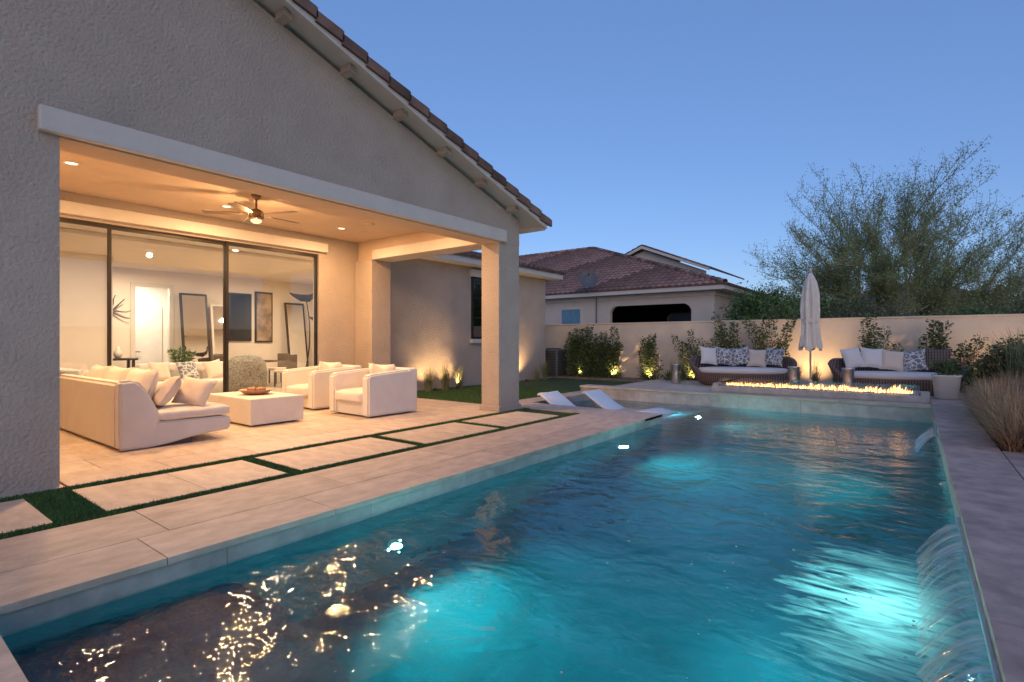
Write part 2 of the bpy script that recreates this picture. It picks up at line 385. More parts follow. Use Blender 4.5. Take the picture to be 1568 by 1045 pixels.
# ------------------------------------------------------------ camera
cam=bpy.data.cameras.new('camera'); cam.sensor_width=36; cam.lens=18.5; cam.clip_end=2000; cam.clip_start=.05
co=bpy.data.objects.new('camera',cam); co.location=(0,0,1.35); co.rotation_euler=(math.radians(90),0,math.radians(37.4)); col.objects.link(co); scene.camera=co

# ------------------------------------------------------------ world
w=bpy.data.worlds.new('World'); scene.world=w; w.use_nodes=True; nt=w.node_tree; nt.nodes.clear()
out=nt.nodes.new('ShaderNodeOutputWorld'); bg=nt.nodes.new('ShaderNodeBackground'); sky=nt.nodes.new('ShaderNodeTexSky')
sky.sky_type='NISHITA'; sky.sun_disc=False; sky.sun_elevation=math.radians(8); sky.sun_rotation=math.radians(140); sky.altitude=300; sky.air_density=1.0; sky.dust_density=.3; sky.ozone_density=3.0
mul=nt.nodes.new('ShaderNodeMix'); mul.data_type='RGBA'; mul.blend_type='MULTIPLY'; mul.inputs['Factor'].default_value=1; mul.inputs['B'].default_value=(1.08,.97,1.14,1)
mixb=nt.nodes.new('ShaderNodeMix'); mixb.data_type='RGBA'; mixb.inputs['Factor'].default_value=.42; mixb.inputs['B'].default_value=(.95,1.85,3.9,1)
L(nt,sky.outputs[0],mul.inputs['A']); L(nt,mul.outputs['Result'],mixb.inputs['A']); L(nt,mixb.outputs['Result'],bg.inputs[0]); bg.inputs[1].default_value=.19; L(nt,bg.outputs[0],out.inputs[0])
scene.view_settings.view_transform='Standard'; scene.view_settings.look='None'; scene.view_settings.exposure=0
sun=bpy.data.lights.new('sun','SUN'); sun.energy=.68; sun.angle=math.radians(50); sun.color=(1,.70,.50)
so=bpy.data.objects.new('sun',sun); col.objects.link(so); so.rotation_euler=Vector((-.64,.77,-.35)).to_track_quat('-Z','Y').to_euler()

WZ=-.16
# ------------------------------------------------------------ ground sheet with pool opening
mb=MB(); xs=[-600,-6.75,-3.76,.33,600]; ys=[-600,.43,9.36,12.5,600]
for i in range(4):
    for j in range(4):
        if (i==2 and j in(1,2)) or (i==1 and j==2): continue
        mb.quad((xs[i],ys[j],-.07),(xs[i+1],ys[j],-.07),(xs[i+1],ys[j+1],-.07),(xs[i],ys[j+1],-.07))
mb.make('ground',M['ground'])

# ------------------------------------------------------------ pool
pool=empty('swimming_pool')
D=-1.55
mb=MB()
mb.quad((-3.72,.47,D),(.28,.47,D),(.28,12.46,D),(-3.72,12.46,D))
mb.quad((-3.72,.47,D),(-3.72,.47,WZ-.03),(-3.72,9.4,WZ-.03),(-3.72,9.4,D))
mb.quad((-3.72,9.4,D),(-3.72,9.4,-.42),(-3.72,12.46,-.42),(-3.72,12.46,D))
mb.quad((.28,.47,D),(.28,.47,WZ-.03),(.28,12.46,WZ-.03),(.28,12.46,D))
mb.quad((-3.72,.47,D),(-3.72,.47,WZ-.03),(.28,.47,WZ-.03),(.28,.47,D))
mb.quad((-6.7,12.46,D),(-6.7,12.46,WZ-.03),(.28,12.46,WZ-.03),(.28,12.46,D))
mb.quad((-6.7,9.4,-.6),(-6.7,9.4,WZ-.03),(-3.72,9.4,WZ-.03),(-3.72,9.4,-.6))
mb.quad((-6.7,9.4,-.6),(-6.7,9.4,WZ-.03),(-6.7,12.46,WZ-.03),(-6.7,12.46,-.6))
mb.quad((-6.7,9.4,-.42),(-3.72,9.4,-.42),(-3.72,12.46,-.42),(-6.7,12.46,-.42))
mb.make('pool_shell',M['shell'],pool)
prism('entry_shelf',[(-3.715,.475),(-1.2,.475),(-1.5,1.1),(-2.0,1.55),(-2.7,1.72),(-3.715,1.75)],'Z',D+.004,-.52,M['shelf'],pool,bev=.03)
mb=MB()
def bandx(x,y0,y1,z0,z1,s,step=.6):
    y=y0
    while y<y1-.01:
        b=min(y+step,y1); mb.box(min(x,x+s*.03),max(x,x+s*.03),y+.002,b-.002,z0,z1,R()); y=b
def bandy(y,x0,x1,z0,z1,s,step=.6):
    x=x0
    while x<x1-.01:
        b=min(x+step,x1); mb.box(x+.002,b-.002,min(y,y+s*.03),max(y,y+s*.03),z0,z1,R()); x=b
bandx(-3.72,.47,9.4,-.19,-.052,-1,1.2)
bandx(-6.7,9.4,12.46,-.19,-.052,-1)
bandy(9.4,-6.7,-3.75,-.19,-.052,-1)
bandy(.47,-3.72,.28,-.19,-.052,-1)
bandy(12.46,-6.7,.28,-.19,.098,1,1.2)
bandx(.28,.47,12.46,-.19,.118,1,1.2)
mb.make('waterline_tile',M['band'],pool)
e=.012
poly=[(-3.72-e,.47-e),(.28+e,.47-e),(.28+e,12.46+e),(-6.7-e,12.46+e),(-6.7-e,9.4-e),(-3.72-e,9.4-e)]
wat=prism('pool_water',poly,'Z',D-.05,WZ,M['water'],pool)
def poollamp(x,y,z,nx,ny,power,colr=(.28,1,.92),dz=-.9,sz=160,off=.06):
    mb=MB(); c=Vector((x,y,z)); n=Vector((nx,ny,0)); a=Vector((-ny,nx,0)); k=14
    i=len(mb.v)
    for r,o_,in ((.07,.012),(.07,.03),(.042,.034)):
        for q in range(k):
            t=2*math.pi*q/k; mb.v.append(tuple(c+n*o_+a*math.cos(t)*r+Vector((0,0,1))*math.sin(t)*r))
    for j in range(2):
        for q in range(k): mb.f.append((i+j*k+q,i+j*k+(q+1)%k,i+(j+1)*k+(q+1)%k,i+(j+1)*k+q)); mb.var.append(.5)
    mb.make('lamp_rim',M['steel'],pool)
    mb2=MB(); mb2.v=[tuple(c+n*.033+a*math.cos(2*math.pi*q/k)*.042+Vector((0,0,1))*math.sin(2*math.pi*q/k)*.042) for q in range(k)]; mb2.f=[tuple(range(k))]; mb2.var=[.5]
    mb2.make('lamp_lens',M['lampwhite'],pool)
    o=light('pool_light','SPOT',tuple(c+n*off),power,colr,pool,.04,None,math.radians(sz),1.0); aim(o,tuple(c+n*2+Vector((0,0,dz))))
poollamp(-3.72,3.1,-1.02,1,0,300,dz=.55,sz=164)
poollamp(-3.72,7.7,-.92,1,0,270,dz=.55,sz=164)
poollamp(-3.72,11.3,-.92,1,0,180,dz=.55,sz=164)
poollamp(.28,3.7,-.80,-1,0,200,(.42,1,.96),dz=.4,sz=158)
poollamp(.28,7.9,-.80,-1,0,170,(.33,1,.92),dz=.4,sz=158)
def fall(y0,y1):
    mb=MB(); ny=60; nz=10
    for i in range(ny+1):
        y=y0+(y1-y0)*i/ny
        for j in range(nz+1):
            t=j/nz; x=.262-.24*t-.02*math.sin(y*37+3*t)*t; z=.085-(.085-WZ)*t**1.8
            mb.v.append((x,y+.01*math.sin(9*y+5*t),z))
    for i in range(ny):
        for j in range(nz):
            a=i*(nz+1)+j; mb.f.append((a,a+1,a+nz+2,a+nz+1)); mb.var.append(.5)
    mb.make('water_fall_sheet',M['fall'],pool,True)
    box('spill_lip',.235,.279,y0-.03,y1+.03,.088,.116,M['steel'],pool)
fall(2.5,4.8); fall(9.0,10.0)
mb=MB()
for _ in range(70):
    x=.1-abs(random.gauss(0,.9)); y=random.gauss(3.4,.9)
    if x<-2.2 or y<1.9 or y>5: continue
    r=U(.003,.009); mb.lathe(x,y,[(r,WZ+.001),(r*.85,WZ+r*.4),(r*.4,WZ+r*.6)],8)
mb.make('surface_bubbles',M['band'],pool,True)

# ------------------------------------------------------------ deck & coping
deck=empty('pool_deck')
box('deck_bed',-10.66,-3.78,-6,8.58,-.065,-.045,M['joint'],deck)
tiles('coping_left',-4.22,-3.69,.10,9.36,-.044,0,.53,1.2,M['cop'],deck)
tiles('deck_strip',-4.94,-4.226,-6,9.36,-.044,-.001,.71,1.5,M['cop'],deck)
tiles('coping_near',-4.9,3.2,-.05,.495,-.044,.0015,1.2,.55,M['cop'],deck,rows='X')
tiles('deck_near',-4.2,3.2,-3,-.055,-.044,0,.9,.6,M['cop'],deck,rows='X')
tiles('coping_shelf_near',-7.2,-3.69,8.62,9.43,-.064,.003,1.2,.8,M['cop'],deck,rows='X')
tiles('coping_shelf_side',-7.2,-6.67,9.436,12.44,-.064,.002,.53,1.2,M['cop'],deck)
cr=[-.6,1.16,2.95,4.72,6.42,8.16]
for i in range(len(cr)-1):
    y0=cr[i]+(.20 if i==1 else .07); y1=cr[i+1]-(.12 if i==0 else .07)
    tiles('paver',-6.06,-5.08,y0,y1,-.044,.002,.98,(y1-y0)/2+.001 if i!=2 else (y1-y0)+.1,M['trav'],deck,offset=0)
tiles('patio_paving',-10.66,-6.23,1.38,8.56,-.044,0,.61,.92,M['trav'],deck)
tiles('patio_front',-6.66,-6.24,-6,1.37,-.044,0,.42,.92,M['trav'],deck)
box('turf_strips_bed',-6.225,-4.945,-6,8.58,-.0445,-.012,M['turf'],deck)
tiles('ledge_cap_far',-7.2,.28,12.43,12.86,.10,.15,1.2,.43,M['trav'],deck,rows='X')
box('ledge_core_far',-7.2,.31,12.493,12.86,-.06,.099,M['band'],deck)
tiles('wall_cap_right',.25,.74,-.6,13.6,.12,.17,.49,1.2,M['cop_r'],deck)
box('wall_core_right',.312,.73,-.6,13.6,-.06,.119,M['band'],deck)
tiles('paving_right',.745,4.6,-3,7.7,.08,.168,.9,.9,M['cop_r'],deck)
box('paving_right_bed',.745,4.6,-3,7.7,-.06,.11,M['joint'],deck)
tiles('paving_far',-6.5,.9,12.87,16.3,.05,.13,.61,.92,M['trav'],deck)
box('paving_far_bed',-6.5,.9,12.87,16.3,-.06,.10,M['joint'],deck)

# ------------------------------------------------------------ lawn with blades
lawn=empty('lawn')
box('turf_sheet',-10.66,-7.21,8.60,16.3,-.06,-.004,M['turf'],lawn)
box('turf_sheet_far',-7.2,-6.52,12.87,16.3,-.06,-.004,M['turf'],lawn)
def blades(mb,x0,x1,y0,y1,z,n,h=.03,wd=.005):
    for _ in range(n):
        x=U(x0,x1); y=U(y0,y1); t=U(0,6.28); dx=math.cos(t)*wd; dy=math.sin(t)*wd; lx=U(-.015,.015); ly=U(-.015,.015)
        mb.tri((x-dx,y-dy,z),(x+dx,y+dy,z),(x+lx,y+ly,z+h*U(.6,1.2)),R())
mb=MB(); blades(mb,-10.6,-7.22,8.6,12.5,-.004,22000,.035,.007); mb.make('turf_blades',M['blade'],lawn)
mb=MB(); 
blades(mb,-6.22,-6.07,.2,8.55,-.012,16000,.03); blades(mb,-5.07,-4.95,.2,8.55,-.012,14000,.03)
for i,c in enumerate(cr): 
    blades(mb,-6.07,-5.08,c-(.12 if i==1 else .065),c+(.20 if i==1 else .065),-.012,5200 if i==1 else 2200,.03)
mb.make('turf_strip_blades',M['blade'],deck)
box('planting_bed',.745,6,7.705,17.3,-.06,.075,M['soil'])
box('planting_bed',-10.66,.74,16.31,17.3,-.06,.06,M['soil'])

# ------------------------------------------------------------ main house
H=empty('stucco_house')
FX=-6.3; SL=.315; EY=8.93
def rz(y): return 3.63+SL*(EY-y)
RY=-3.0
prism('gable_wall_left',[(-9,-.06),(1.33,-.06),(1.33,rz(1.33)-.02),(RY,rz(RY)-.02),(-9,rz(RY)-.3*6-.02)],'X',-6.7,FX,M['stucco'],H)
prism('gable_wall_upper',[(1.3301,3.25),(8.48,3.25),(8.48,rz(8.48)-.02),(1.3301,rz(1.33)-.02)],'X',-6.7,FX,M['stucco'],H)
box('beam_trim',FX,-6.21,1.17,7.97,3.25,3.475,M['trim'],H,bev=.012)
box('beam_soffit_liner',-6.72,FX-.002,1.335,7.83,3.235,3.2495,M['ceil'],H)
box('column',-6.74,FX+.002,7.83,8.475,-.045,3.249,M['stucco'],H,bev=.012)
box('column_base',-6.77,FX+.03,7.80,8.505,-.044,.10,M['stucco'],H,bev=.01)
box('cross_beam',-10.69,-6.75,7.86,8.30,3.27,4.2,M['ceil'],H)
box('cross_beam_trim',-10.05,-6.752,7.77,7.858,3.25,3.475,M['trim'],H,bev=.01)
box('cross_beam_bottom',-10.05,-6.752,7.861,8.31,3.25,3.268,M['trim'],H)
box('pilaster',-10.69,-10.05,7.76,8.32,-.045,3.268,M['stucco'],H,bev=.012)
box('patio_ceiling',-10.69,-6.71,1.34,7.855,3.72,3.80,M['ceil'],H)
box('patio_side_wall',-10.9,-6.71,1.0,1.335,-.05,3.9,M['stucco'],H)
box('back_wall_right',-10.9,-10.7,6.80,16.0,-.06,3.9,M['stucco'],H)
box('back_wall_over',-10.9,-10.702,1.34,6.798,3.31,3.9,M['stucco'],H)
box('door_header_trim',-10.70,-10.60,1.34,6.98,3.36,3.56,M['trim'],H,bev=.01)
def frame(y0,y1,x):
    g=MB(); t=.045
    g.box(x-.03,x+.03,y0,y0+t,0.02,3.30); g.box(x-.03,x+.03,y1-t,y1,.02,3.30)
    g.box(x-.03,x+.03,y0+t,y1-t,3.30-.06,3.30); g.box(x-.03,x+.03,y0+t,y1-t,.02,.09)
    g.make('door_frame',M['dark'],H)
    q=MB(); q.quad((x,y0+t,.09),(x,y1-t,.09),(x,y1-t,3.24),(x,y0+t,3.24)); q.make('door_glass',M['glass'],H)
ys_=[1.36,2.91,4.80,6.78]
for i in range(3): frame(ys_[i],ys_[i+1]+(.03 if i<2 else 0),-10.76-.05*(i%2))
box('door_track',-10.9,-10.69,1.34,6.8,-.05,.018,M['dark'],H)
IX=-18
DY0,DY1=5.50,6.38
box('room_floor',IX,-10.9,-1,11.4,-.05,.0,M['infloor'],H)
box('room_ceiling',IX,-10.905,-1,11.4,3.45,3.55,M['inwall'],H)
box('room_ceiling_tray',-16.5,-12.5,2,9.5,3.36,3.449,M['inwall'],H,bev=.02)
box('room_wall_end',IX,-10.905,11.4,11.5,0,3.5,M['inwall'],H)
box('room_wall_start',IX,-10.905,-1.1,-1,0,3.5,M['inwall'],H)
box('room_wall_inner',-10.93,-10.905,6.8,11.4,0,3.449,M['inwall'],H)
box('room_wall_back_a',IX-.1,IX,-1,DY0,0,3.5,M['inwall'],H)
box('room_wall_back_b',IX-.1,IX,DY1,11.4,0,3.5,M['inwall'],H)
box('room_wall_back_c',IX-.1,IX,DY0,DY1,2.95,3.5,M['inwall'],H)
box('hall_wall',IX-2.2,IX-2.1,4.5,8.5,0,3.4,M['inwall'],H)
box('hall_floor',IX-2.1,IX,4.5,8.5,-.05,-.001,M['infloor'],H)
box('hall_ceiling',IX-2.1,IX-.1,4.5,8.5,3.3,3.4,M['inwall'],H)
box('interior_door',IX-2.09,IX-2.04,6.0,6.9,0,2.5,M['fascia'],H,bev=.01)
g=MB(); g.tube((IX-2.04,6.12,1.0),(IX-1.96,6.12,1.0),.015,.015,6); g.tube((IX-1.96,6.12,1.0),(IX-1.96,6.25,1.0),.015,.012,6); g.make('door_handle',M['dark'],H)
g=MB(); g.box(IX,IX+.03,DY0-.12,DY0-.001,0,3.06); g.box(IX,IX+.03,DY1+.001,DY1+.12,0,3.06); g.box(IX,IX+.03,DY0,DY1,2.951,3.06)
g.box(IX,IX+.02,-1,DY0-.12,0,.14); g.box(IX,IX+.02,DY1+.12,11.4,0,.14); g.make('interior_casing',M['fascia'],H)
box('room_partition',-15.4,-15.1,1.6,4.05,0,3.449,M['inwall'],H)
box('room_partition_casing',-15.45,-15.05,4.051,4.15,0,3.449,M['fascia'],H)
wl=(1,.75,.49)
for (x,y) in ((-12.6,3.4),(-12.6,6.6),(-16.4,5.0),(-15.8,8.6),(-13,10)):
    light('room_downlight','AREA',(x,y,3.33),115,wl,H,.3)
light('hall_light','AREA',(IX-1,6,3.25),150,(1,.85,.66),H,.5)
wc=(1,.58,.275)
for (x,y) in ((-9.55,6.6),(-8.9,2.0),(-7.5,2.3),(-7.5,6.5),(-9.6,4.3)):
    g=MB(); g.lathe(x,y,[(.095,3.719),(.095,3.708),(.07,3.706),(.065,3.716)],20,cap=False); g.make('downlight_rim',M['fascia'],H,True)
    g=MB(); g.v=[(x+.066*math.cos(2*math.pi*k/16),y+.066*math.sin(2*math.pi*k/16),3.712) for k in range(16)]; g.f=[tuple(range(16))[::-1]]; g.var=[.5]; g.make('downlight_lens',M['lampwarm'],H)
    light('downlight','AREA',(x,y,3.70),74,wc,H,.13)
g=MB(); g.lathe(-8.75,6.7,[(.11,3.719),(.11,3.711),(.001,3.709)],20,cap=False); g.make('ceiling_speaker',M['ceil'],H,True)
WY0,WY1=11.95,13.7
box('window_frame',-10.70,-10.655,WY0,WY1,1.42,3.3,M['dark'],H)
box('window_glass',-10.654,-10.649,WY0+.06,WY1-.06,1.48,3.24,M['glassd'],H)
box('window_mullion',-10.648,-10.63,WY0+.84,WY0+.9,1.48,3.24,M['dark'],H)
box('window_sill',-10.70,-10.58,WY0-.08,WY1+.08,1.28,1.41,M['trim'],H,bev=.01)
box('window_head',-10.70,-10.60,WY0-.08,WY1+.08,3.31,3.52,M['trim'],H,bev=.01)
for zz in (2.05,2.65): box('window_bar',-10.648,-10.632,WY0+.06,WY1-.06,zz,zz+.03,M['dark'],H)
box('wing_end_wall',-18,-10.705,15.8,15.998,-.06,3.9,M['stucco'],H)
box('wing_soffit',-10.72,-10.27,8.35,16.38,3.60,3.66,M['fascia'],H)
box('wing_fascia',-10.27,-10.22,8.35,16.43,3.60,3.80,M['fascia'],H)
roof_slope('wing_roof_tiles',[(-10.16,8.3,3.79),(-10.16,16.5,3.79),(-14.2,12.4,5.0),(-14.2,8.3,5.0)],M['tile'],H)
roof_slope('wing_roof_tiles_hip',[(-10.16,16.5,3.79),(-18.3,16.5,3.79),(-14.2,12.4,5.0)],M['tile'],H)
box('wing_fascia_end',-18.2,-10.275,16.38,16.43,3.60,3.80,M['fascia'],H)
def slab(name,y0,z0,y1,z1,th,x0,x1,mat):
    return prism(name,[(y0,z0),(y1,z1),(y1,z1+th),(y0,z0+th)],'X',x0,x1,mat,H)
slab('rake_fascia',EY,rz(EY),RY,rz(RY),.16,-5.98,-5.93,M['fascia'])
slab('roof_deck',EY-.04,rz(EY-.04)+.05,RY,rz(RY)+.05,.06,-22,-5.981,M['fascia'])
slab('roof_deck_far',-15,rz(RY)+.05-SL*12,RY,rz(RY)+.05,.06,-22,-5.981,M['tile'])
box('eave_fascia',-22,-5.985,EY-.04,EY+.02,rz(EY)-.02,rz(EY)+.15,M['fascia'],H)
y=8.05
while y>RY:
    z=rz(y); prism('rafter_outlooker',[(y,z-.045),(y+.10,z-.045-SL*.10),(y+.10,z-SL*.10+.05),(y,z+.05)],'X',-6.299,-6.08,M['stucco'],H); y-=.93
mb=MB(); y=EY+.12
while y>RY:
    L0=.40; z0=rz(y)+.14; z1=rz(y-L0)+.14; up=.055
    v_=R()
    P=[]
    for (yy,zz) in ((y,z0+up),(y-L0,z1+.01)):
        P.append([(-5.885,yy,zz-.10),(-5.885,yy,zz+.03),(-5.93,yy,zz+.075),(-6.05,yy,zz+.09),(-6.14,yy,zz+.06),(-6.2,yy,zz)])
    b=len(mb.v)
    for row in P: mb.v+=row
    for i in range(5): mb.f.append((b+i,b+i+1,b+6+i+1,b+6+i)); mb.var.append(v_)
    mb.f.append(tuple(b+i for i in range(6))); mb.var.append(v_*.5)
    b=len(mb.v); row=P[0]; mb.v+=[row[0],P[1][0],(-5.93,y-L0,z1-.09),(-5.93,y,z0+up-.10)]; mb.f.append((b,b+1,b+2,b+3)); mb.var.append(.1)
    y-=L0-.02
mb.make('rake_tiles',M['tile'],H)
roof_slope('roof_tiles',[(-6.15,EY+.16,rz(EY+.16)+.16),(-22,EY+.16,rz(EY+.16)+.16),(-22,RY,rz(RY)+.16),(-6.15,RY,rz(RY)+.16)],M['tile'],H,tw=.6)

# ------------------------------------------------------------ ceiling fan
fan=empty('ceiling_fan')
fx,fy=-8.5,4.27
g=MB(); g.lathe(fx,fy,[(.075,3.719),(.075,3.68),(.03,3.65),(.018,3.64),(.018,3.50),(.05,3.49),(.10,3.46),(.115,3.41),(.115,3.35),(.09,3.32),(.03,3.315)],24); g.make('fan_motor',M['bronze'],fan,True)
g=MB(); g.lathe(fx,fy,[(.085,3.318),(.08,3.29),(.05,3.265),(.005,3.255)],20); g.make('fan_lamp_bowl',emat('fan_bowl_glow',(1,.7,.4),1.6),fan,True)
light('fan_lamp','POINT',(fx,fy,3.20),75,wc,fan,.05)
for k in range(5):
    t=2*math.pi*k/5+.35; g=MB(); d=Vector((math.cos(t),math.sin(t),0)); s=Vector((-math.sin(t),math.cos(t),.16))
    g.quad(*[tuple(Vector((fx,fy,3.40))+d*a+s*b) for a,b in ((.10,-.02),(.26,-.03),(.26,.03),(.10,.02))])
    c=Vector((fx,fy,3.40)); pts=[(.22,-.05),(.5,-.065),(.74,-.07),(.77,-.04),(.77,.04),(.74,.07),(.5,.065),(.22,.05)]
    up=Vector((0,0,.006)); b0=len(g.v); n=len(pts)
    g.v+=[tuple(c+d*a+s*b+up) for a,b in pts]+[tuple(c+d*a+s*b-up) for a,b in pts]
    g.f.append(tuple(b0+i for i in range(n))); g.f.append(tuple(b0+n+i for i in range(n))[::-1]); g.var+= [.5,.5]
    for i in range(n): g.f.append((b0+i,b0+n+i,b0+n+(i+1)%n,b0+(i+1)%n)); g.var.append(.5)
    g.make('fan_blade',M['bronze'],fan)

# ------------------------------------------------------------ patio furniture
S=empty('sofa')
x1=-7.62; x0=-10.45
prism('plinth',[(2.30,.001),(3.0,.001),(3.0,.07),(2.30,.07)],'X',x0+.1,x1-.06,M['plinth'],S)  # dark colour stands in for the shadow under the arched sofa base
body=[(2.20,.012),(2.5,.012),(2.75,.04),(3.0,.085),(3.25,.11),(3.46,.12),(3.48,.27),(3.44,.31),(2.2,.33)]
prism('base',body,'X',x0,x1,M['fabric'],S,bev=.02,seg=3)
prism('end_panel',[(2.16,.012),(2.56,.015),(2.60,.30),(2.62,.38),(2.52,.60),(2.42,.80),(2.32,.87),(2.16,.86)],'X',x1-.16,x1+.01,M['fabric'],S,bev=.035,seg=3)
prism('backrest',[(2.17,.012),(2.46,.04),(2.50,.40),(2.40,.80),(2.30,.85),(2.17,.83)],'X',x0,x1-.161,M['fabric'],S,bev=.035,seg=3)
box('arm_far',x0-.16,x0-.001,2.2,3.4,.04,.62,M['fabric'],S,bev=.05,seg=3)
soft('seat_cushion',x1-1.42,x1+.005,2.58,3.47,.32,.46,M['fabric'],S,.02,.045)
soft('seat_cushion',x0,x1-1.43,2.58,3.47,.32,.46,M['fabric'],S,.02,.045)
rx=Matrix.Rotation(math.radians(62),3,'X')
for i,(px,w_) in enumerate(((-8.25,.85),(-9.1,.85),(-9.95,.85))):
    pillow('back_cushion',(px,2.56,.72),w_,.56,.24,Matrix.Rotation(math.radians(72),3,'X'),M['fabric'],S)
pillow('throw_pillow',(-8.02,2.80,.66),.52,.46,.20,Matrix.Rotation(math.radians(-16),3,'Z')@Matrix.Rotation(math.radians(55),3,'X')@Matrix.Rotation(.2,3,'Z'),M['fabric_t'],S)
pillow('throw_pillow',(-7.92,3.12,.65),.50,.42,.18,Matrix.Rotation(math.radians(35),3,'Z')@Matrix.Rotation(math.radians(60),3,'X')@Matrix.Rotation(-.15,3,'Z'),M['fabric_t'],S)
pillow('throw_pillow',(-9.3,2.85,.68),.52,.46,.20,Matrix.Rotation(math.radians(62),3,'X')@Matrix.Rotation(.3,3,'Z'),M['fabric_t'],S)

T=empty('coffee_table')
box('table_plinth',-9.6,-8.3,4.13,4.83,.001,.03,M['plinth'],T)
box('table_block',-9.7,-8.2,4.03,4.93,.03,.44,M['concrete'],T,bev=.012,seg=2)
B=empty('wooden_bowl')
g=MB(); g.lathe(-8.95,4.5,[(.10,.441),(.20,.465),(.27,.52),(.262,.525),(.19,.48),(.001,.462)],32,fold=.03,nf=3,cap=False); g.make('bowl_shell',M['wood'],B,True)
for k in range(6):
    t=k*1.05; g=MB(); cx,cy=-8.95+.1*math.cos(t),4.5+.1*math.sin(t)
    g.lathe(cx,cy,[(.005,.475),(.04,.49),(.052,.52),(.04,.55),(.005,.562)],12); g.make('bowl_ball',M['wood'],B,True)

def armchair(x0,x1,y0,y1):
    A=empty('armchair')
    box('base',x0+.06,x1-.06,y0+.06,y1-.04,.03,.26,M['fabric'],A,bev=.02,seg=3)
    box('feet_plinth',x0+.12,x1-.12,y0+.12,y1-.12,.001,.031,M['plinth'],A)
    ar=[(y0,.03),(y1-.10,.03),(y1-.10,.82),(y1-.5,.80),(y0+.05,.76),(y0,.72)]
    prism('arm_left',ar,'X',x0,x0+.19,M['fabric'],A,bev=.03,seg=3)
    prism('arm_right',ar,'X',x1-.19,x1,M['fabric'],A,bev=.03,seg=3)
    box('back',x0+.002,x1-.002,y1-.20,y1,.032,.84,M['fabric'],A,bev=.035,seg=3)
    soft('seat_cushion',x0+.195,x1-.195,y0-.02,y1-.21,.255,.45,M['fabric'],A,.03,.05)
    pillow('back_cushion',((x0+x1)/2,y1-.33,.68),(x1-x0)-.40,.50,.26,Matrix.Rotation(math.radians(-74),3,'X'),M['fabric'],A)
    pillow('throw_pillow',((x0+x1)/2+.1,y1-.50,.68),.44,.40,.17,Matrix.Rotation(math.radians(-65),3,'X')@Matrix.Rotation(.6,3,'Z'),M['fabric_t'],A)
armchair(-8.68,-7.50,5.72,6.86)
armchair(-10.36,-9.20,5.72,6.86)

# interior furniture
C=empty('round_lounge_chair')
g=MB(); prof=[(.30,.02),(.48,.12),(.56,.35),(.58,.62),(.52,.88),(.40,1.02),(.15,1.08),(.01,1.085)]
g.lathe(-12.3,5.95,[(r*.78,z*.96+.001) for r,z in prof],28); g.make('knit_shell',M['knit'],C,True)
s2=empty('indoor_sofa')
for (a,b,c_,d,e_,f) in ((-13.6,-11.6,2.6,3.6,.05,.42),(-13.6,-11.6,2.5,2.75,.05,.85),(-13.8,-13.55,2.5,3.6,.05,.62),(-11.65,-11.4,2.5,3.6,.05,.62)):
    box('sofa_part',a,b,c_,d,e_,f,M['fabric'],s2,bev=.06,seg=3)
for k in range(3): pillow('cushion',(-13.2+.6*k,2.9,.62),.5,.45,.18,rx,M['fabric_t'],s2)
s2=empty('indoor_sofa')
for (a,b,c_,d,e_,f) in ((-14.2,-13.2,4.4,6.4,.05,.42),(-14.45,-14.15,4.4,6.4,.05,.82),(-14.3,-13.2,4.2,4.45,.05,.60),(-14.3,-13.2,6.35,6.6,.05,.60)):
    box('sofa_part',a,b,c_,d,e_,f,M['fabric'],s2,bev=.06,seg=3)
for k in range(3): pillow('cushion',(-13.95,4.75+.6*k,.64),.5,.45,.18,Matrix.Rotation(math.radians(65),3,'Y')@Matrix.Rotation(.1*k,3,'Z'),M['fabric_t'] if k!=1 else M['pat'],s2)
s3=empty('console_table')
box('console_top',-17.6,-17.1,3.2,5.3,.82,.88,M['dark'],s3,bev=.01)
for (x,y) in ((-17.55,3.25),(-17.15,3.25),(-17.55,5.2),(-17.15,5.2)): box('console_leg',x-.03,x+.03,y-.03,y+.03,0,.82,M['dark'],s3)
g=MB(); g.lathe(-17.35,3.7,[(.08,.881),(.14,1.0),(.10,1.18),(.05,1.25)],18); g.lathe(-17.35,4.9,[(.06,.881),(.10,.95),(.10,1.05),(.04,1.12),(.04,1.2)],18); g.make('console_vases',M['concrete'],s3,True)
def leaning(name,y0,y1,z1,x,matc,lean=.25,fr=None,roll=0):
    e_=empty(name)
    rot=Matrix.Rotation(-lean/z1,3,'Y')@Matrix.Rotation(roll,3,'X')
    box('frame',x-.04,x,y0,y1,.03,z1,fr or M['dark'],e_,bev=.01,rot=rot,pivot=(x,y0,0))
    box('panel',x+.001,x+.006,y0+.07,y1-.07,.10,z1-.07,matc,e_,rot=rot,pivot=(x,y0,0))
leaning('standing_mirror',6.56,7.35,2.85,-17.35,M['mirror'],.4,M['dark'])
leaning('standing_mirror',7.45,7.95,2.55,-17.45,M['mirror'],.3,M['concrete'])
leaning('standing_mirror',9.95,10.7,2.75,-17.4,M['mirror'],.4,M['dark'])
e_=empty('television'); box('tv_frame',-17.99,-17.92,8.12,8.85,1.35,2.95,M['dark'],e_,bev=.008); box('tv_screen',-17.919,-17.915,8.15,8.82,1.39,2.91,M['tv'],e_)
e_=empty('framed_art'); box('frame',-17.99,-17.94,8.98,9.6,1.3,3.05,M['dark'],e_,bev=.01); box('canvas',-17.939,-17.93,9.03,9.55,1.36,2.99,M['artd'],e_)
e_=empty('wall_decor'); g=MB()
for k in range(9):
    p=Vector((-17.95,4.9,2.2)); d=Vector((.25,math.cos(k*.7),math.sin(k*.7))).normalized(); r=.035
    for s_ in range(4):
        q=p+d*.12; g.tube(p,q,r,r*.75,5); p=q; r*=.75; d=(d+Vector((U(-.1,.2),U(-.4,.4),U(-.4,.4)))).normalized()
g.make('branches',M['plinth'],e_)
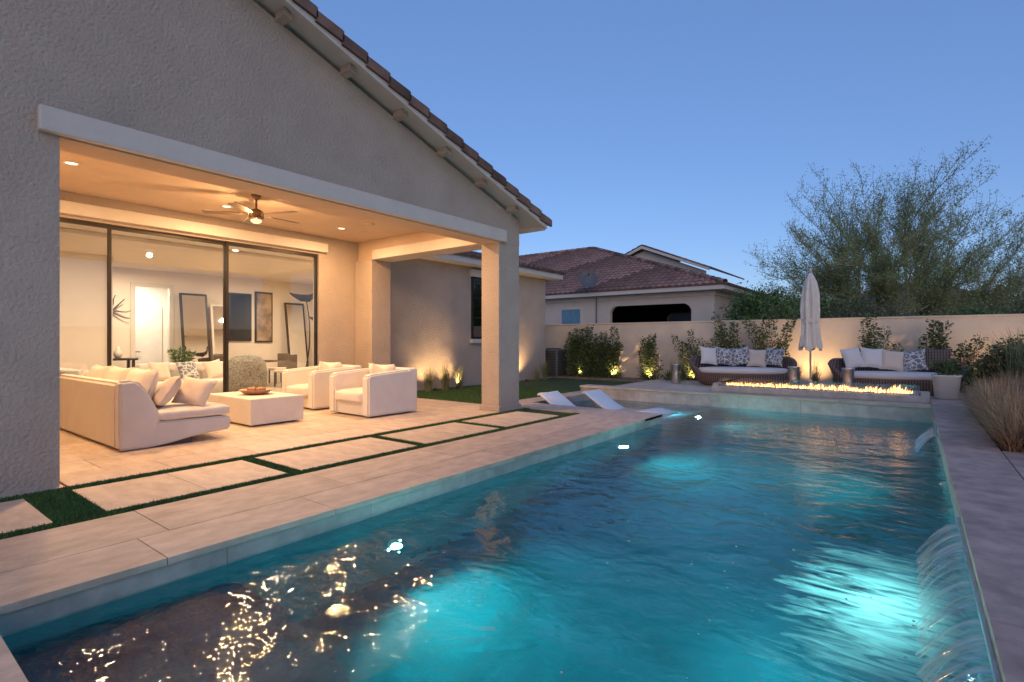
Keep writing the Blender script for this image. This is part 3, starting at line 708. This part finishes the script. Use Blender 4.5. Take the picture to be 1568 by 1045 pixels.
def heron(x,y,top,sc=1):
    e_=empty('bird_sculpture'); g=MB(); g.lathe(x,y,[(.20,.001),(.20,.04),(.03,.07),(.02,.12)],16)
    p=Vector((x,y,.1)); n=12
    for i in range(n):
        t=(i+1)/n; q=Vector((x,y+.22*math.sin(t*2.6)*sc,.1+(top-.35)*t)); g.tube(p,q,.022-.008*t,.021-.008*t,7); p=q
    prev=None; bp=[(-.42,.10,.01),(-.30,.05,.045),(-.12,0,.085),(.05,.0,.095),(.18,.06,.06),(.25,.18,.03),(.26,.30,.028),(.33,.36,.04),(.40,.35,.02),(.58,.31,.004)]
    for (a,b,r) in bp:
        q=Vector((p.x,p.y+a*sc,p.z+b*sc))
        if prev: g.tube(prev[0],q,prev[1]*sc,r*sc,9)
        prev=(q,r)
    g.make('sculpture',M['dark'],e_,False)
heron(-13.0,7.75,2.75,1.1); heron(-13.6,8.6,2.2,.9)
e_=empty('dining_table'); g=MB(); g.lathe(-15.8,7.9,[(.35,0.001),(.30,.04),(.08,.1),(.08,.7),(.65,.72),(.65,.76)],28); g.make('table',M['dark'],e_,True)
for k in range(4):
    t=k*1.57+.4; x=-15.8+1.05*math.cos(t); y=7.9+1.05*math.sin(t); e_=empty('dining_chair')
    box('seat',x-.24,x+.24,y-.24,y+.24,.42,.5,M['fabric_t'],e_,bev=.03,seg=3); 
    for (a,b) in ((-.2,-.2),(.2,-.2),(.2,.2),(-.2,.2)): box('leg',x+a-.02,x+a+.02,y+b-.02,y+b+.02,0.001,.42,M['dark'],e_)
    bx=x+.24*math.cos(t); by=y+.24*math.sin(t)
    box('back',bx-.22,bx+.22,by-.03,by+.03,.5,.95,M['plinth'],e_,bev=.02,seg=3,rot=Matrix.Rotation(t+1.57,3,'Z'))
def potted(x,y,h,r):
    e_=empty('indoor_plant'); g=MB(); g.lathe(x,y,[(r*.7,.001),(r,.3),(r,.4),(r*.85,.4)],20); g.make('pot',M['concrete'],e_,True)
    g=MB()
    for k in range(12):
        t=U(0,6.28); p=Vector((x,y,.4)); d=Vector((math.cos(t)*.35,math.sin(t)*.35,1)).normalized()
        for s_ in range(6):
            q=p+d*h/6; g.tube(p,q,.008,.006,4)
            for _ in range(4):
                dd=Vector((U(-1,1),U(-1,1),U(-.2,1))).normalized(); ww=dd.orthogonal().normalized(); g.quad(tuple(q),tuple(q+dd*.07+ww*.03),tuple(q+dd*.15),tuple(q+dd*.07-ww*.03),R())
            p=q; d=(d+Vector((U(-.3,.3),U(-.3,.3),-.05))).normalized()
    g.make('plant_leaves',M['leafdk'],e_)
potted(-16.9,6.3,.7,.14)

# ------------------------------------------------------------ perimeter wall
Wl=empty('perimeter_wall')
box('wall_back',-30,6.2,17.3,17.5,-.06,1.95,M['wallcream'],Wl)
box('wall_cap',-30,6.23,17.27,17.53,1.951,2.0,M['wallcream'],Wl,bev=.01)
box('wall_side',6.0,6.2,-8,17.298,-.06,1.95,M['wallcream'],Wl)

# ------------------------------------------------------------ fire trough
F=empty('fire_pit')
box('trough_front',-3.85,.24,12.87,12.97,.151,.285,M['band'],F,bev=.006)
box('trough_back',-3.85,.24,13.32,13.42,.135,.34,M['band'],F,bev=.006)
box('trough_end_left',-3.85,-3.72,12.972,13.318,.135,.338,M['band'],F)
box('trough_end_right',.10,.24,12.972,13.318,.135,.338,M['band'],F)
box('trough_bed',-3.719,.099,12.973,13.317,.135,.265,M['soil'],F)
g=MB()
for _ in range(1300):
    x=U(-3.68,0.07); y=13.145+random.gauss(0,.07); s=U(.012,.026); z=.267
    if abs(y-13.145)>.15: continue
    g.lathe(x,y,[(s,z),(s*1.1,z+s),(s*.5,z+s*1.7)],5,R())
g.make('lava_glass',M['steel'],F)
g=MB()
x=-3.55
while x<-.02:
    for q in range(2):
        y=13.145+U(-.045,.045); h=U(.05,.15)*(.6+.5*abs(mnoise.noise(Vector((x*2,q,0))))*2.4); r=U(.010,.022); i=len(g.v); n=6; m_=6; sw=U(-.03,.03)
        for j in range(m_):
            t=j/(m_-1); rr=r*math.sin(math.pi*(.15+.85*(1-t)))**.8*(1-t*.6)+.001
            for k in range(n): g.v.append((x+sw*t*t+rr*math.cos(6.283*k/n),y+rr*math.sin(6.283*k/n),.285+h*t))
        for j in range(m_-1):
            for k in range(n): g.f.append((i+j*n+k,i+j*n+(k+1)%n,i+(j+1)*n+(k+1)%n,i+(j+1)*n+k)); g.var.append(.5)
    x+=U(.02,.055)
g.make('flames',M['flame'],F,True)
box('burner_glow',-3.6,0.0,13.10,13.19,.2655,.271,M['embers'],F)
g=MB()
for y in (12.99,13.30): g.box(-3.70,.085,y-.004,y+.004,.266,.47)
g.make('wind_glass',M['glass'],F)

# ------------------------------------------------------------ wicker sofas
def wsofa(cx,cy,ang,cols,zb=.132):
    E=empty('wicker_sofa'); Rm=Matrix.Rotation(ang,3,'Z')
    def T_(x,y,z): return tuple(Rm@Vector((x,y,0))+Vector((cx,cy,zb+z)))
    n=40
    g=MB(); rings=[(.80,.0),(.90,.06),(.97,.18),(1.0,.30),(1.0,.34)]
    for (s,z) in rings:
        for k in range(n):
            t=2*math.pi*k/n; g.v.append(T_(1.22*s*math.cos(t),.62*s*math.sin(t),z))
    for j in range(len(rings)-1):
        for k in range(n): g.f.append((j*n+k,j*n+(k+1)%n,(j+1)*n+(k+1)%n,(j+1)*n+k)); g.var.append(.5)
    g.f.append(tuple((len(rings)-1)*n+k for k in range(n))); g.var.append(.5)
    g.make('seat_drum',M['wicker'],E,True)
    g=MB(); m_=44
    for k in range(m_+1):
        t=math.radians(-25)+math.radians(230)*k/m_; f=math.sin(max(0,min(1,k/m_))*math.pi); h=.34+.42*min(1,f*1.5)**.7
        fl=1+.10*min(1,f*2)
        for (s,z) in ((1.0,.30),(fl*1.03,h),(fl*1.03-.015,h+.035),(fl*1.03-.075,h+.03),(fl-.08,h-.03),(.94,.30)):
            g.v.append(T_(1.24*s*math.cos(t),.64*s*math.sin(t),z))
    for k in range(m_):
        for j in range(6): g.f.append((k*6+j,k*6+(j+1)%6,(k+1)*6+(j+1)%6,(k+1)*6+j)); g.var.append(.5)
    g.f.append(tuple(range(6))); g.var.append(.5); g.f.append(tuple(m_*6+j for j in range(6))); g.var.append(.5)
    g.make('curved_back',M['wicker'],E,False)
    g=MB(); rings=[(.86,.345),(.93,.36),(.94,.44),(.90,.48),(.7,.495),(.01,.50)]
    for (s,z) in rings:
        for k in range(n):
            t=2*math.pi*k/n; g.v.append(T_(1.22*s*math.cos(t),.62*s*math.sin(t)-.01,z))
    for j in range(len(rings)-1):
        for k in range(n): g.f.append((j*n+k,j*n+(k+1)%n,(j+1)*n+(k+1)%n,(j+1)*n+k)); g.var.append(.5)
    g.make('seat_cushion',M['fabric_w'],E,True)
    for k,tx in enumerate((-.84,-.42,0,.42,.84)):
        yy=.36*(1-(tx/1.05)**2)**.5+.0; z_=.76+U(-.02,.05)
        rr=Rm@Matrix.Rotation(-tx*.55,3,'Z')@Matrix.Rotation(math.radians(72),3,'X')@Matrix.Rotation(U(-.2,.2),3,'Z')
        pillow('pillow',T_(tx,yy,z_),.50,.52,.20,rr,cols[k],E)
wsofa(-3.75,15.25,.35,[M['fabric_w'],M['pat'],M['pat'],M['fabric_t'],M['pat']])
wsofa(-.33,15.2,.25,[M['fabric_w'],M['fabric_w'],M['fabric_t'],M['pat'],M['wicker']])

def sidetable(x,y,z=.132,h=.50,r=.13):
    e_=empty('metal_side_table'); g=MB(); g.lathe(x,y,[(r*.9,z),(r,z+.02),(r*.82,z+h*.5),(r,z+h-.03),(r*1.05,z+h-.02),(r*1.05,z+h)],24); g.make('drum',M['steel'],e_,True)
sidetable(-2.32,14.25,h=.6); sidetable(-1.2,14.2,h=.6); sidetable(-5.45,14.9,h=.55)

Um=empty('patio_umbrella'); ux,uy=-1.97,14.3
g=MB(); g.lathe(ux,uy,[(.28,.132),(.28,.17),(.26,.19),(.04,.20),(.035,.42),(.024,.43)],28); g.make('base',M['concrete'],Um,True)
g=MB(); g.lathe(ux,uy,[(.021,.2),(.021,3.0),(.035,3.0),(.03,3.06),(.004,3.09)],12); g.make('pole',M['fascia'],Um,True)
g=MB(); prof=[(.03,2.98),(.07,2.90),(.13,2.75),(.17,2.45),(.18,2.1),(.165,1.85),(.17,1.6),(.20,1.35),(.22,1.2),(.21,1.17)]
n=64; 
for (r,z) in prof:
    for k in range(n):
        t=2*math.pi*k/n; fo=.22*math.cos(8*t+z*1.3)+.07*math.cos(3*t+z*4); rr=r*(1+fo*min(1,(3-z)*1.6)); g.v.append((ux+rr*math.cos(t),uy+rr*math.sin(t),z-(.05*math.cos(4*t) if z<1.25 else 0)))
for j in range(len(prof)-1):
    for k in range(n): g.f.append((j*n+k,j*n+(k+1)%n,(j+1)*n+(k+1)%n,(j+1)*n+k)); g.var.append(.5)
g.make('closed_canopy',M['canvas'],Um,True)
g=MB(); g.lathe(ux,uy,[(.186,1.88),(.19,1.86),(.19,1.80),(.186,1.78)],24,cap=False); g.make('tie_strap',M['fascia'],Um,True)

def lounger(x,y,ang,zz):
    E=empty('pool_lounger'); Rm=Matrix.Rotation(ang,3,'Z')
    pr=[(0,.62),(.06,.64),(.25,.52),(.5,.36),(.75,.25),(.95,.23),(1.2,.26),(1.45,.32),(1.6,.33),(1.8,.29),(1.98,.20)]
    P=[]
    for i in range(len(pr)-1):
        for k in range(4):
            t=k/4; P.append((pr[i][0]*(1-t)+pr[i+1][0]*t,pr[i][1]*(1-t)+pr[i+1][1]*t))
    P.append(pr[-1]); g=MB(); n=len(P); hw=.34
    for th in (0,-.055):
        for (a,b) in P:
            for s in (-1,-.92,0,.92,1):
                zz_=b+th-(.012 if abs(s)==1 and th==0 else 0)-.012*(1-s*s)*(th==0)
                q=Rm@Vector((a,s*hw,0)); g.v.append((x+q.x,y+q.y,zz+zz_))
    for L_ in (0,1):
        for i in range(n-1):
            for j in range(4):
                a=L_*n*5+i*5+j; f=(a,a+5,a+6,a+1); g.f.append(f if L_ else f[::-1]); g.var.append(.5)
    for i in range(n-1):
        for j in (0,4):
            a=i*5+j; b=n*5+a; g.f.append((a,a+5,b+5,b)); g.var.append(.5)
    for i in (0,n-1):
        for j in range(4): a=i*5+j; b=n*5+a; g.f.append((a,a+1,b+1,b)); g.var.append(.5)
    g.make('lounger_shell',M['plastic'],E,True)
    for a in (.55,1.45):
        q=Rm@Vector((a,0,0)); g=MB()
        g.box(-.03,.03,-.30,.30,0,.25); 
        vs=[]
        for v in g.v: qq=Rm@Vector(v); vs.append((x+q.x+qq.x,y+q.y+qq.y,zz+v[2]))
        g.v=vs; g.make('support_rib',M['plastic'],E)
lounger(-6.55,9.85,-.06,-.418); lounger(-5.95,10.75,-.06,-.418)
light('lounger_fill','POINT',(-4.2,10.9,-.28),26,(.75,.9,1),pool,.04)  # added fill without a fixture, turns the lounger seats whitish

def foliage(mb,c,rad,n,ls,clumps=14,up=.3):
    cx,cy,cz=c; cl=[]
    for _ in range(clumps):
        while True:
            p=Vector((U(-1,1),U(-1,1),U(-1,1)))
            if p.length<1: break
        cl.append((Vector((cx+p.x*rad[0]*.85,cy+p.y*rad[1]*.85,cz+p.z*rad[2]*.85)),U(.13,.32),R()))
    for _ in range(n):
        q,s,v0=random.choice(cl)
        p=q+Vector((random.gauss(0,s*rad[0]),random.gauss(0,s*rad[1]),random.gauss(0,s*rad[2])))
        d=Vector((U(-1,1),U(-1,1),U(-.4,1)+up)).normalized(); w_=d.orthogonal().normalized(); w_=(Matrix.Rotation(U(0,6.28),3,d)@w_)
        l=ls*U(.6,1.3); ww=l*.24
        mb.quad(tuple(p),tuple(p+d*l*.5+w_*ww),tuple(p+d*l),tuple(p+d*l*.5-w_*ww),min(1,max(0,.6*v0+.4*R())))
def shrub(name,x0,x1,y,zb,zt,n,mat,ls=.07,stems=10,wild=.25):
    E=empty(name); st=MB(); g=MB()
    for k in range(stems):
        x=U(x0+.1,x1-.1); p=Vector((x,y,zb)); H_=(zt-zb)*U(.6,1.15); seg=8; d=Vector((U(-.25,.25),U(-.1,.1),1)).normalized(); r=.012
        for s in range(seg):
            q=p+d*H_/seg; q.y=min(q.y,17.2) if y>15 else q.y; st.tube(p,q,r,r*.85,4); r*=.85
            m_=int(n/stems/seg)
            for _ in range(m_):
                rr=U(.02,wild*(1.15-s/seg*.75)); t=U(0,6.28)
                c=p.lerp(q,R())+Vector((math.cos(t)*rr,math.sin(t)*rr*.6,U(-.06,.06)))
                if y>15: c.y=min(c.y,17.24)
                dd=Vector((math.cos(t),math.sin(t)*.6,U(-.2,1))).normalized(); w_=(Matrix.Rotation(U(0,6.28),3,dd)@dd.orthogonal().normalized())
                l=ls*U(.6,1.3); g.quad(tuple(c),tuple(c+dd*l*.5+w_*l*.28),tuple(c+dd*l),tuple(c+dd*l*.5-w_*l*.28),R())
            p=q; d=(d+Vector((U(-.3,.3),U(-.1,.1),.1))).normalized()
    st.make('stems',M['twig'],E); g.make('leaves',mat,E); return E
def grass(name,x,y,z,n,h,spread,mat,droop=.6,wd=.006):
    E=empty(name); g=MB()
    for _ in range(n):
        t=U(0,6.28); lean=U(.05,1)*spread; hh=h*U(.55,1.1); b=Vector((x+U(-.08,.08)*spread*2,y+U(-.08,.08)*spread*2,z)); d=Vector((math.cos(t),math.sin(t),0)); s=Vector((-math.sin(t),math.cos(t),0)); prev=None; v_=R()
        for k in range(5):
            f=k/4; p=b+d*lean*h*f**1.6+Vector((0,0,hh*(f-droop*.5*f**2.6*(lean/spread)))); w_=wd*(1-f*.85)
            cur=(tuple(p-s*w_),tuple(p+s*w_))
            if prev: g.quad(prev[0],prev[1],cur[1],cur[0],v_)
            prev=cur
    g.make('blades',mat,E); return E
P=empty('planter_pot')
g=MB(); px_,py_=.52,13.95
for (r,z) in ((.20,.172),(.22,.19),(.27,.62),(.285,.63),(.285,.66),(.25,.66),(.24,.60),(.01,.60)):
    for k in range(28):
        t=2*math.pi*k/28; q=(abs(math.cos(t))**4+abs(math.sin(t))**4)**-.25; g.v.append((px_+r*q*.86*math.cos(t),py_+r*q*.86*math.sin(t),z))
for j in range(7):
    for k in range(28): g.f.append((j*28+k,j*28+(k+1)%28,(j+1)*28+(k+1)%28,(j+1)*28+k)); g.var.append(.5)
g.make('pot',M['concrete'],P,True)
g=MB(); foliage(g,(px_,py_,.80),(.25,.25,.16),900,.07); g.make('pot_leaves',M['leafdk'],P)
box('pot_footing',.745,1.2,13.0,14.4,.0755,.169,M['cop_r'],deck)
box('pot_footing_b',.25,.744,13.605,14.4,-.06,.169,M['cop_r'],deck)

shrub('shrub',-10.3,-8.0,16.75,.05,1.75,14000,M['leafdk'],.075,stems=22,wild=.26)
shrub('shrub',-7.45,-6.65,16.8,.05,1.45,2800,M['leafdk'],.07,stems=7,wild=.22)
shrub('shrub',-6.1,-5.3,16.8,.05,1.85,2000,M['leafdk'],.07,stems=6,wild=.2)
shrub('shrub',-4.9,-3.9,16.8,.05,2.05,3600,M['leafdk'],.07,stems=8,wild=.22)
shrub('shrub',-3.75,-2.8,16.8,.05,2.1,3600,M['leafdk'],.07,stems=8,wild=.22)
shrub('shrub',-1.3,-.3,16.8,.05,1.9,2800,M['leafdk'],.07,stems=7,wild=.2)
shrub('shrub',.15,1.1,16.75,.05,1.85,3800,M['leafdk'],.07,stems=8,wild=.22)
shrub('shrub',1.2,2.2,16.4,.05,1.4,3600,M['leafdk'],.07,stems=8,wild=.28)
for (x,y,h) in ((-10.25,9.75,.75),(-10.2,10.35,.85),(-10.3,11.0,.8),(-10.25,15.3,.8),(-10.2,14.7,.5)):
    grass('ornamental_grass',x,y,-.004,150,h,.45,M['grassgr'],.5,.006)
for (x,y) in ((-2.55,16.0),(-2.1,16.05),(-1.6,16.0),(-5.7,16.1),(-5.9,15.9)):
    grass('ornamental_grass',x,y,.05,130,.75,.4,M['grassgr'],.4,.008)
for (x,y,h) in ((.96,7.95,.60),(.98,8.5,.68),(.96,9.1,.74),(.98,9.8,.76),(1.5,8.6,.85),(.98,10.5,.76),(1.6,9.6,.95),(.98,11.2,.74),(1.7,10.8,1.0),(1.02,11.9,.74),(1.9,12.0,1.05),(1.4,12.9,.8),(2.2,9.2,1.0),(2.4,10.6,1.1),(1.5,8.0,.75),(2.1,8.2,.9)):
    grass('ornamental_grass',x,y,.07,800,h,.95,M['grasstan'],.9,.006)
for (x,y,h) in ((1.6,14.6,1.3),(2.2,14.2,1.5),(1.35,15.4,1.0),(1.9,15.6,1.5)):
    grass('yucca_plant',x,y,.07,300,h,.7,M['grassgr'],.2,.014)
E=empty('flowering_shrub'); g=MB(); foliage(g,(1.25,15.0,.75),(.5,.4,.45),2500,.07); g.make('leaves',M['leafdk'],E)
g=MB(); foliage(g,(1.2,14.8,.85),(.5,.4,.35),220,.06,clumps=20); g.make('blossoms',M['flower'],E)
E=empty('agave_plant'); g=MB()
for k in range(26):
    t=k*2.4; el=.25+.045*k; p=Vector((-6.05,16.0,.05)); d=Vector((math.cos(t)*math.cos(el),math.sin(t)*math.cos(el),math.sin(el))); s=Vector((-math.sin(t),math.cos(t),0)); 
    g.quad(tuple(p-s*.02),tuple(p+d*.22-s*.04),tuple(p+d*.45),tuple(p+d*.22+s*.04),R())
g.make('leaves',M['leafgr'],E)

def uplight(x,y,z,power,colr=(1,.62,.28),tgt=None):
    e_=empty('landscape_uplight'); g=MB(); g.lathe(x,y,[(.03,z),(.035,z+.08),(.04,z+.085)],12); g.make('lamp_housing',M['bronze'],e_,True)
    o=light('lamp','SPOT',(x,y,z+.11),power,colr,e_,.02,None,math.radians(115),.9); aim(o,tgt)
for (x,y,p_) in ((-10.25,10.0,85),(-10.25,10.85,85),(-10.25,14.2,130)):
    uplight(x,y,.0,p_,tgt=(-10.72,y,1.4))
for (x,p_) in ((-9.6,55),(-8.3,90),(-7.0,75),(-5.6,60),(-4.4,60),(-2.3,100),(-.8,60),(.7,75),(1.7,60)):
    uplight(x,16.6,.06,p_,tgt=(x,17.32,1.3))

A=empty('air_conditioner')
box('casing',-11.15,-10.4,16.32,17.0,.0,1.05,M['acmetal'],A,bev=.02)
g=MB()
for k in range(16): g.box(-11.10,-10.45,16.300,16.318,.08+k*.058,.10+k*.058)
for k in range(16): g.box(-10.398,-10.38,16.36,16.96,.08+k*.058,.10+k*.058)
g.make('louvres',M['dark'],A)
g=MB(); g.lathe(-10.78,16.66,[(.28,1.051),(.28,1.07),(.25,1.08),(.05,1.085)],24); g.make('fan_grille',M['dark'],A)
box('pad',-11.2,-10.3,16.31,17.1,-.06,-.001,M['concrete'],A)

# ------------------------------------------------------------ neighbour house
NH=empty('neighbour_house')
nx0,nx1,ny0,ny1=-34,-6.9,23.5,38.5; ez=3.62
def wallbox(a,b,z0,z1): box('front_wall',a,b,ny0,ny0+.25,z0,z1,M['stucco_n'],NH)
lo0,lo1=-11.9,-7.9
wallbox(nx0,lo0,-.06,ez); wallbox(lo1,nx1,-.06,ez); wallbox(lo0+.001,lo1-.001,3.05,ez)
for s,xx in ((1,lo0),(-1,lo1)):
    prism('arch_corner',[(xx+s*.001,3.049),(xx+s*.001,2.75),(xx+s*.08,2.90),(xx+s*.2,3.0),(xx+s*.35,3.049)],'Y',ny0,ny0+.25,M['stucco_n'],NH)
box('side_wall',nx1-.25,nx1,ny0+.251,27.0,-.06,ez,M['stucco_n'],NH)
box('side_wall_far',nx1-.25,nx1,28.9,ny1,-.06,ez,M['stucco_n'],NH)
box('side_wall_head',nx1-.25,nx1,27.001,28.899,3.0,ez,M['stucco_n'],NH)
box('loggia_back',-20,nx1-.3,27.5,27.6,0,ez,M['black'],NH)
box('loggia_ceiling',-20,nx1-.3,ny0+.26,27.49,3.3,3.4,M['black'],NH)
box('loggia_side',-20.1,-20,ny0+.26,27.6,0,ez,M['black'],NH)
box('loggia_glass',-19.9,nx1-.3,27.4,27.45,0,3.2,M['glassd'],NH)
box('window_frame',-14.75,-13.45,ny0-.05,ny0-.001,1.5,3.08,M['trim'],NH,bev=.01)
box('window_pane',-14.65,-13.55,ny0-.062,ny0-.051,1.6,2.98,pmat('blue_pane',(.12,.26,.36),.3),NH)  # plain blue colour over the whole pane
box('frieze',nx0,nx1+.06,ny0-.06,ny0-.001,3.35,3.55,M['trim'],NH)
box('frieze_side',nx1+.001,nx1+.06,ny0,ny1,3.35,3.55,M['trim'],NH)
o_=.55
box('eave_soffit',nx0,nx1+o_,ny0-o_,ny1+o_,3.56,3.62,M['fascia'],NH)
box('eave_fascia',nx0,nx1+o_+.03,ny0-o_-.03,ny0-o_,3.55,3.76,M['fascia'],NH)
box('eave_fascia_side',nx1+o_,nx1+o_+.03,ny0-o_,ny1+o_,3.55,3.76,M['fascia'],NH)
ex=nx1+o_+.08; ey=ny0-o_-.08; ey1=ny1+o_; rzt=7.45; rx_=-16.9; ry_=31
roof_slope('roof_front',[(nx0,ey,3.75),(ex,ey,3.75),(rx_,ry_,rzt),(nx0,ry_,rzt)],M['tile_n'],NH,amp=.06)
roof_slope('roof_hip',[(ex,ey,3.75),(ex,ey1,3.75),(rx_,ry_,rzt)],M['tile_n'],NH,amp=.06)
g=MB()
for (p,q) in (((ex,ey,3.83),(rx_,ry_,rzt+.06)),((nx0,ry_,rzt+.06),(rx_,ry_,rzt+.06))):
    p=Vector(p);q=Vector(q); n_=int((q-p).length/.42)
    for k in range(n_): g.tube(p.lerp(q,k/n_),p.lerp(q,(k+1.1)/n_),.13,.10,7,R())
g.make('ridge_caps',M['tile_n'],NH)
pk=(-14.7,7.75); 
prism('rear_gable_wall',[(-17.5,5.2),(-10.6,5.2),(-10.6,5.85),(pk[0],7.55),(-17.5,6.6)],'Y',34.2,34.4,M['stucco_n'],NH)
prism('rear_gable_fascia',[(-10.2,5.78),(pk[0],7.62),(-18,6.3),(-18,6.48),(pk[0],7.82),(-10.2,5.96)],'Y',33.7,33.78,M['fascia'],NH)
roof_slope('rear_roof_right',[(-10.15,33.65,5.95),(-10.15,42,5.95),(pk[0],42,7.86),(pk[0],33.65,7.86)],M['tile_n'],NH)
roof_slope('rear_roof_left',[(-18.1,33.65,6.45),(-18.1,42,6.45),(pk[0],42,7.86),(pk[0],33.65,7.86)],M['tile_n'],NH)
g=MB(); c=Vector((-12.6,22.6,4.3)); nrm=Vector((.45,-.75,.45)).normalized(); a=nrm.orthogonal().normalized(); b=nrm.cross(a)
for j in range(5):
    r=.46*j/4
    for k in range(16): g.v.append(tuple(c+nrm*(.35*r*r*2)+a*r*math.cos(k*.3927)+b*r*math.sin(k*.3927)*1.1))
for j in range(4):
    for k in range(16): g.f.append((j*16+k,j*16+(k+1)%16,(j+1)*16+(k+1)%16,(j+1)*16+k)); g.var.append(.5)
g.tube(c-nrm*.02,c+Vector((0,0.1,-.6)),.025,.025,6); g.tube(c-nrm*.02-b*.3,c+nrm*.5,.012,.012,5); g.tube(c+nrm*.45,c+nrm*.55,.04,.04,6)
g.make('satellite_dish',M['acmetal'],NH)
g=MB(); g.tube((-12.6,23.42,3.5),(-12.6,23.42,1.2),.03,.03,6); g.make('downspout',M['acmetal'],NH)

FHh=empty('distant_house')
box('walls',-3.2,3.0,44,52,0,4.2,M['stucco_n'],FHh)
roof_slope('roof_front',[(-3.8,43.4,4.1),(3.6,43.4,4.1),(1.2,47,5.4),(-1.5,47,5.4)],M['tile_n'],FHh)
roof_slope('roof_left',[(-3.8,43.4,4.1),(-3.8,52,4.1),(-1.5,47,5.4)],M['tile_n'],FHh)

# ------------------------------------------------------------ trees : broom-like palo verde
def palo(x,y,Rx,Rz,nsec=150,name='palo_verde_tree',zc=1.6):
    E=empty(name); tr=MB(); lf=MB()
    base=Vector((x,y,-.07))
    def path(p0,d0,p1,n,r0,r1,sides,wob=.08):
        l=(p1-p0).length; c1=p0+d0*l*.45; c2=p1-((p1-c1).normalized()+Vector((0,0,.25))).normalized()*l*.3; pts=[]
        for i in range(n+1):
            t=i/n; q=p0*(1-t)**3+c1*3*t*(1-t)**2+c2*3*t*t*(1-t)+p1*t**3
            if 0<i<n: q+=Vector((U(-1,1),U(-1,1),U(-1,1)))*wob*l*.12
            pts.append(q)
        for i in range(n):
            a=r0+(r1-r0)*i/n; b=r0+(r1-r0)*(i+1)/n; tr.tube(pts[i],pts[i+1],a,b,sides,R())
        return pts
    def leafat(c,sp,n,v0):
        for _ in range(n):
            q=c+Vector((random.gauss(0,sp),random.gauss(0,sp),random.gauss(0,sp))); dd=Vector((U(-1,1),U(-1,1),U(-.2,1.3))).normalized(); w_=Matrix.Rotation(U(0,6.28),3,dd)@dd.orthogonal().normalized(); ll=U(.06,.14)
            lf.quad(tuple(q),tuple(q+dd*ll*.5+w_*.014),tuple(q+dd*ll),tuple(q+dd*ll*.5-w_*.014),.5*v0+.5*R())
    limbs=[]
    for k in range(14):
        t=2*math.pi*((k*5)%14)/14+U(-.2,.2); el=math.radians((18,40,58,76)[k%4]+U(-6,6)); rr=.58
        tip=Vector((x+math.cos(t)*math.cos(el)*Rx*rr,y+math.sin(t)*math.cos(el)*Rx*rr,zc+math.sin(el)*(Rz-zc)*rr))
        d0=Vector((math.cos(t)*.5,math.sin(t)*.5,1)).normalized()
        limbs.append(path(base+Vector((math.cos(t)*.12,math.sin(t)*.12,0)),d0,tip,9,.085,.028,7))
    # tips spread over the whole dome (independent random azimuth and height), ragged by noise
    for k in range(nsec):
        t=U(0,2*math.pi); se=(k+R())/nsec; el=math.asin(min(1,se)); nz=.95+.14*mnoise.noise(Vector((math.cos(t)*2.2+x,math.sin(t)*2.2,el*2.6)))*1.4+U(-.06,.05); rr=nz*(U(.84,1.04) if k%3 else U(.5,.86))
        tip=Vector((x+math.cos(t)*math.cos(el)*Rx*rr,y+math.sin(t)*math.cos(el)*Rx*rr,zc+math.sin(el)*(Rz-zc)*rr))
        lb=min(limbs,key=lambda L_:(L_[-1]-tip).length+U(0,.9)); i=random.choice((3,4,5,6,7)); p0=lb[i]; d0=(lb[i+1]-lb[i]).normalized()
        pts=path(p0,d0,tip,8,.026,.006,4); v0=R()
        for j in range(2,9):
            for _ in range(3):
                p=pts[j-1].lerp(pts[j],R()) ; dr=(pts[j]-pts[j-1]).normalized(); ax=Vector((U(-1,1),U(-1,1),U(-.2,.9))).normalized(); d=(dr*.8+ax*.8+Vector((0,0,.25))).normalized()
                l=U(.4,.95); q1=p+d*l*.5; d=(d+Vector((U(-.2,.2),U(-.2,.2),.15))).normalized(); q2=q1+d*l*.5
                tr.tube(p,q1,.008,.006,3,R()); tr.tube(q1,q2,.006,.0035,3,R())
                for s in range(4): leafat(p.lerp(q1,.3+.7*R()) if s<2 else q1.lerp(q2,R()),.085,4,v0)
    tr.make('trunk_and_limbs',M['bark'],E); lf.make('crown_leaves',M['paloleaf'],E); print('palo',len(lf.f),len(tr.f),max(v[2] for v in lf.v))
    return E
random.seed(21)
palo(-.9,27,6.0,8.9,300)
palo(5.2,29,3.6,5.6,80)
def bush(name,x,y,z,rad,n,ls,mat,cl=30):
    E=empty(name); st=MB()
    for k in range(7):
        p=Vector((x,y,-.07)); q=Vector((x+U(-.6,.6)*rad[0],y+U(-.6,.6)*rad[1],z+rad[2]*U(0,.6))); m_=p.lerp(q,.5)+Vector((U(-.1,.1),U(-.1,.1),0)); st.tube(p,m_,.05,.035,5); st.tube(m_,q,.035,.012,5)
    st.make('stems',M['twig'],E); g=MB(); foliage(g,(x,y,z),rad,n,ls,clumps=cl); g.make('leaves',mat,E)
bush('leafy_bush',-4.3,20.5,2.1,(1.2,1.0,1.1),9000,.12,M['leafgr'],50)
bush('leafy_bush',-3.0,22.5,2.0,(1.2,1,1.1),4500,.11,M['leafgr'],40)
bush('olive_tree',-1.5,21.0,1.8,(1.5,1.1,.95),5500,.10,M['olive'],50)
bush('olive_tree',.2,21.5,1.55,(1.4,1.1,.7),4000,.10,M['olive'],40)
bush('leafy_bush',1.3,20.5,1.65,(1.2,1,.75),4500,.10,M['leafgr'],40)
bush('leafy_bush',3.2,22,1.8,(1.6,1.1,.9),5500,.10,M['olive'],44)
bush('leafy_bush',-5.8,24.5,1.7,(.9,1,.9),3000,.12,M['leafgr'],24)
bush('leafy_bush',4.2,33,2.0,(3,2,1.4),5000,.18,M['olive'],40)
bush('leafy_bush',-4.5,36,2.0,(3,2,1.6),5000,.18,M['olive'],40)
print('done')
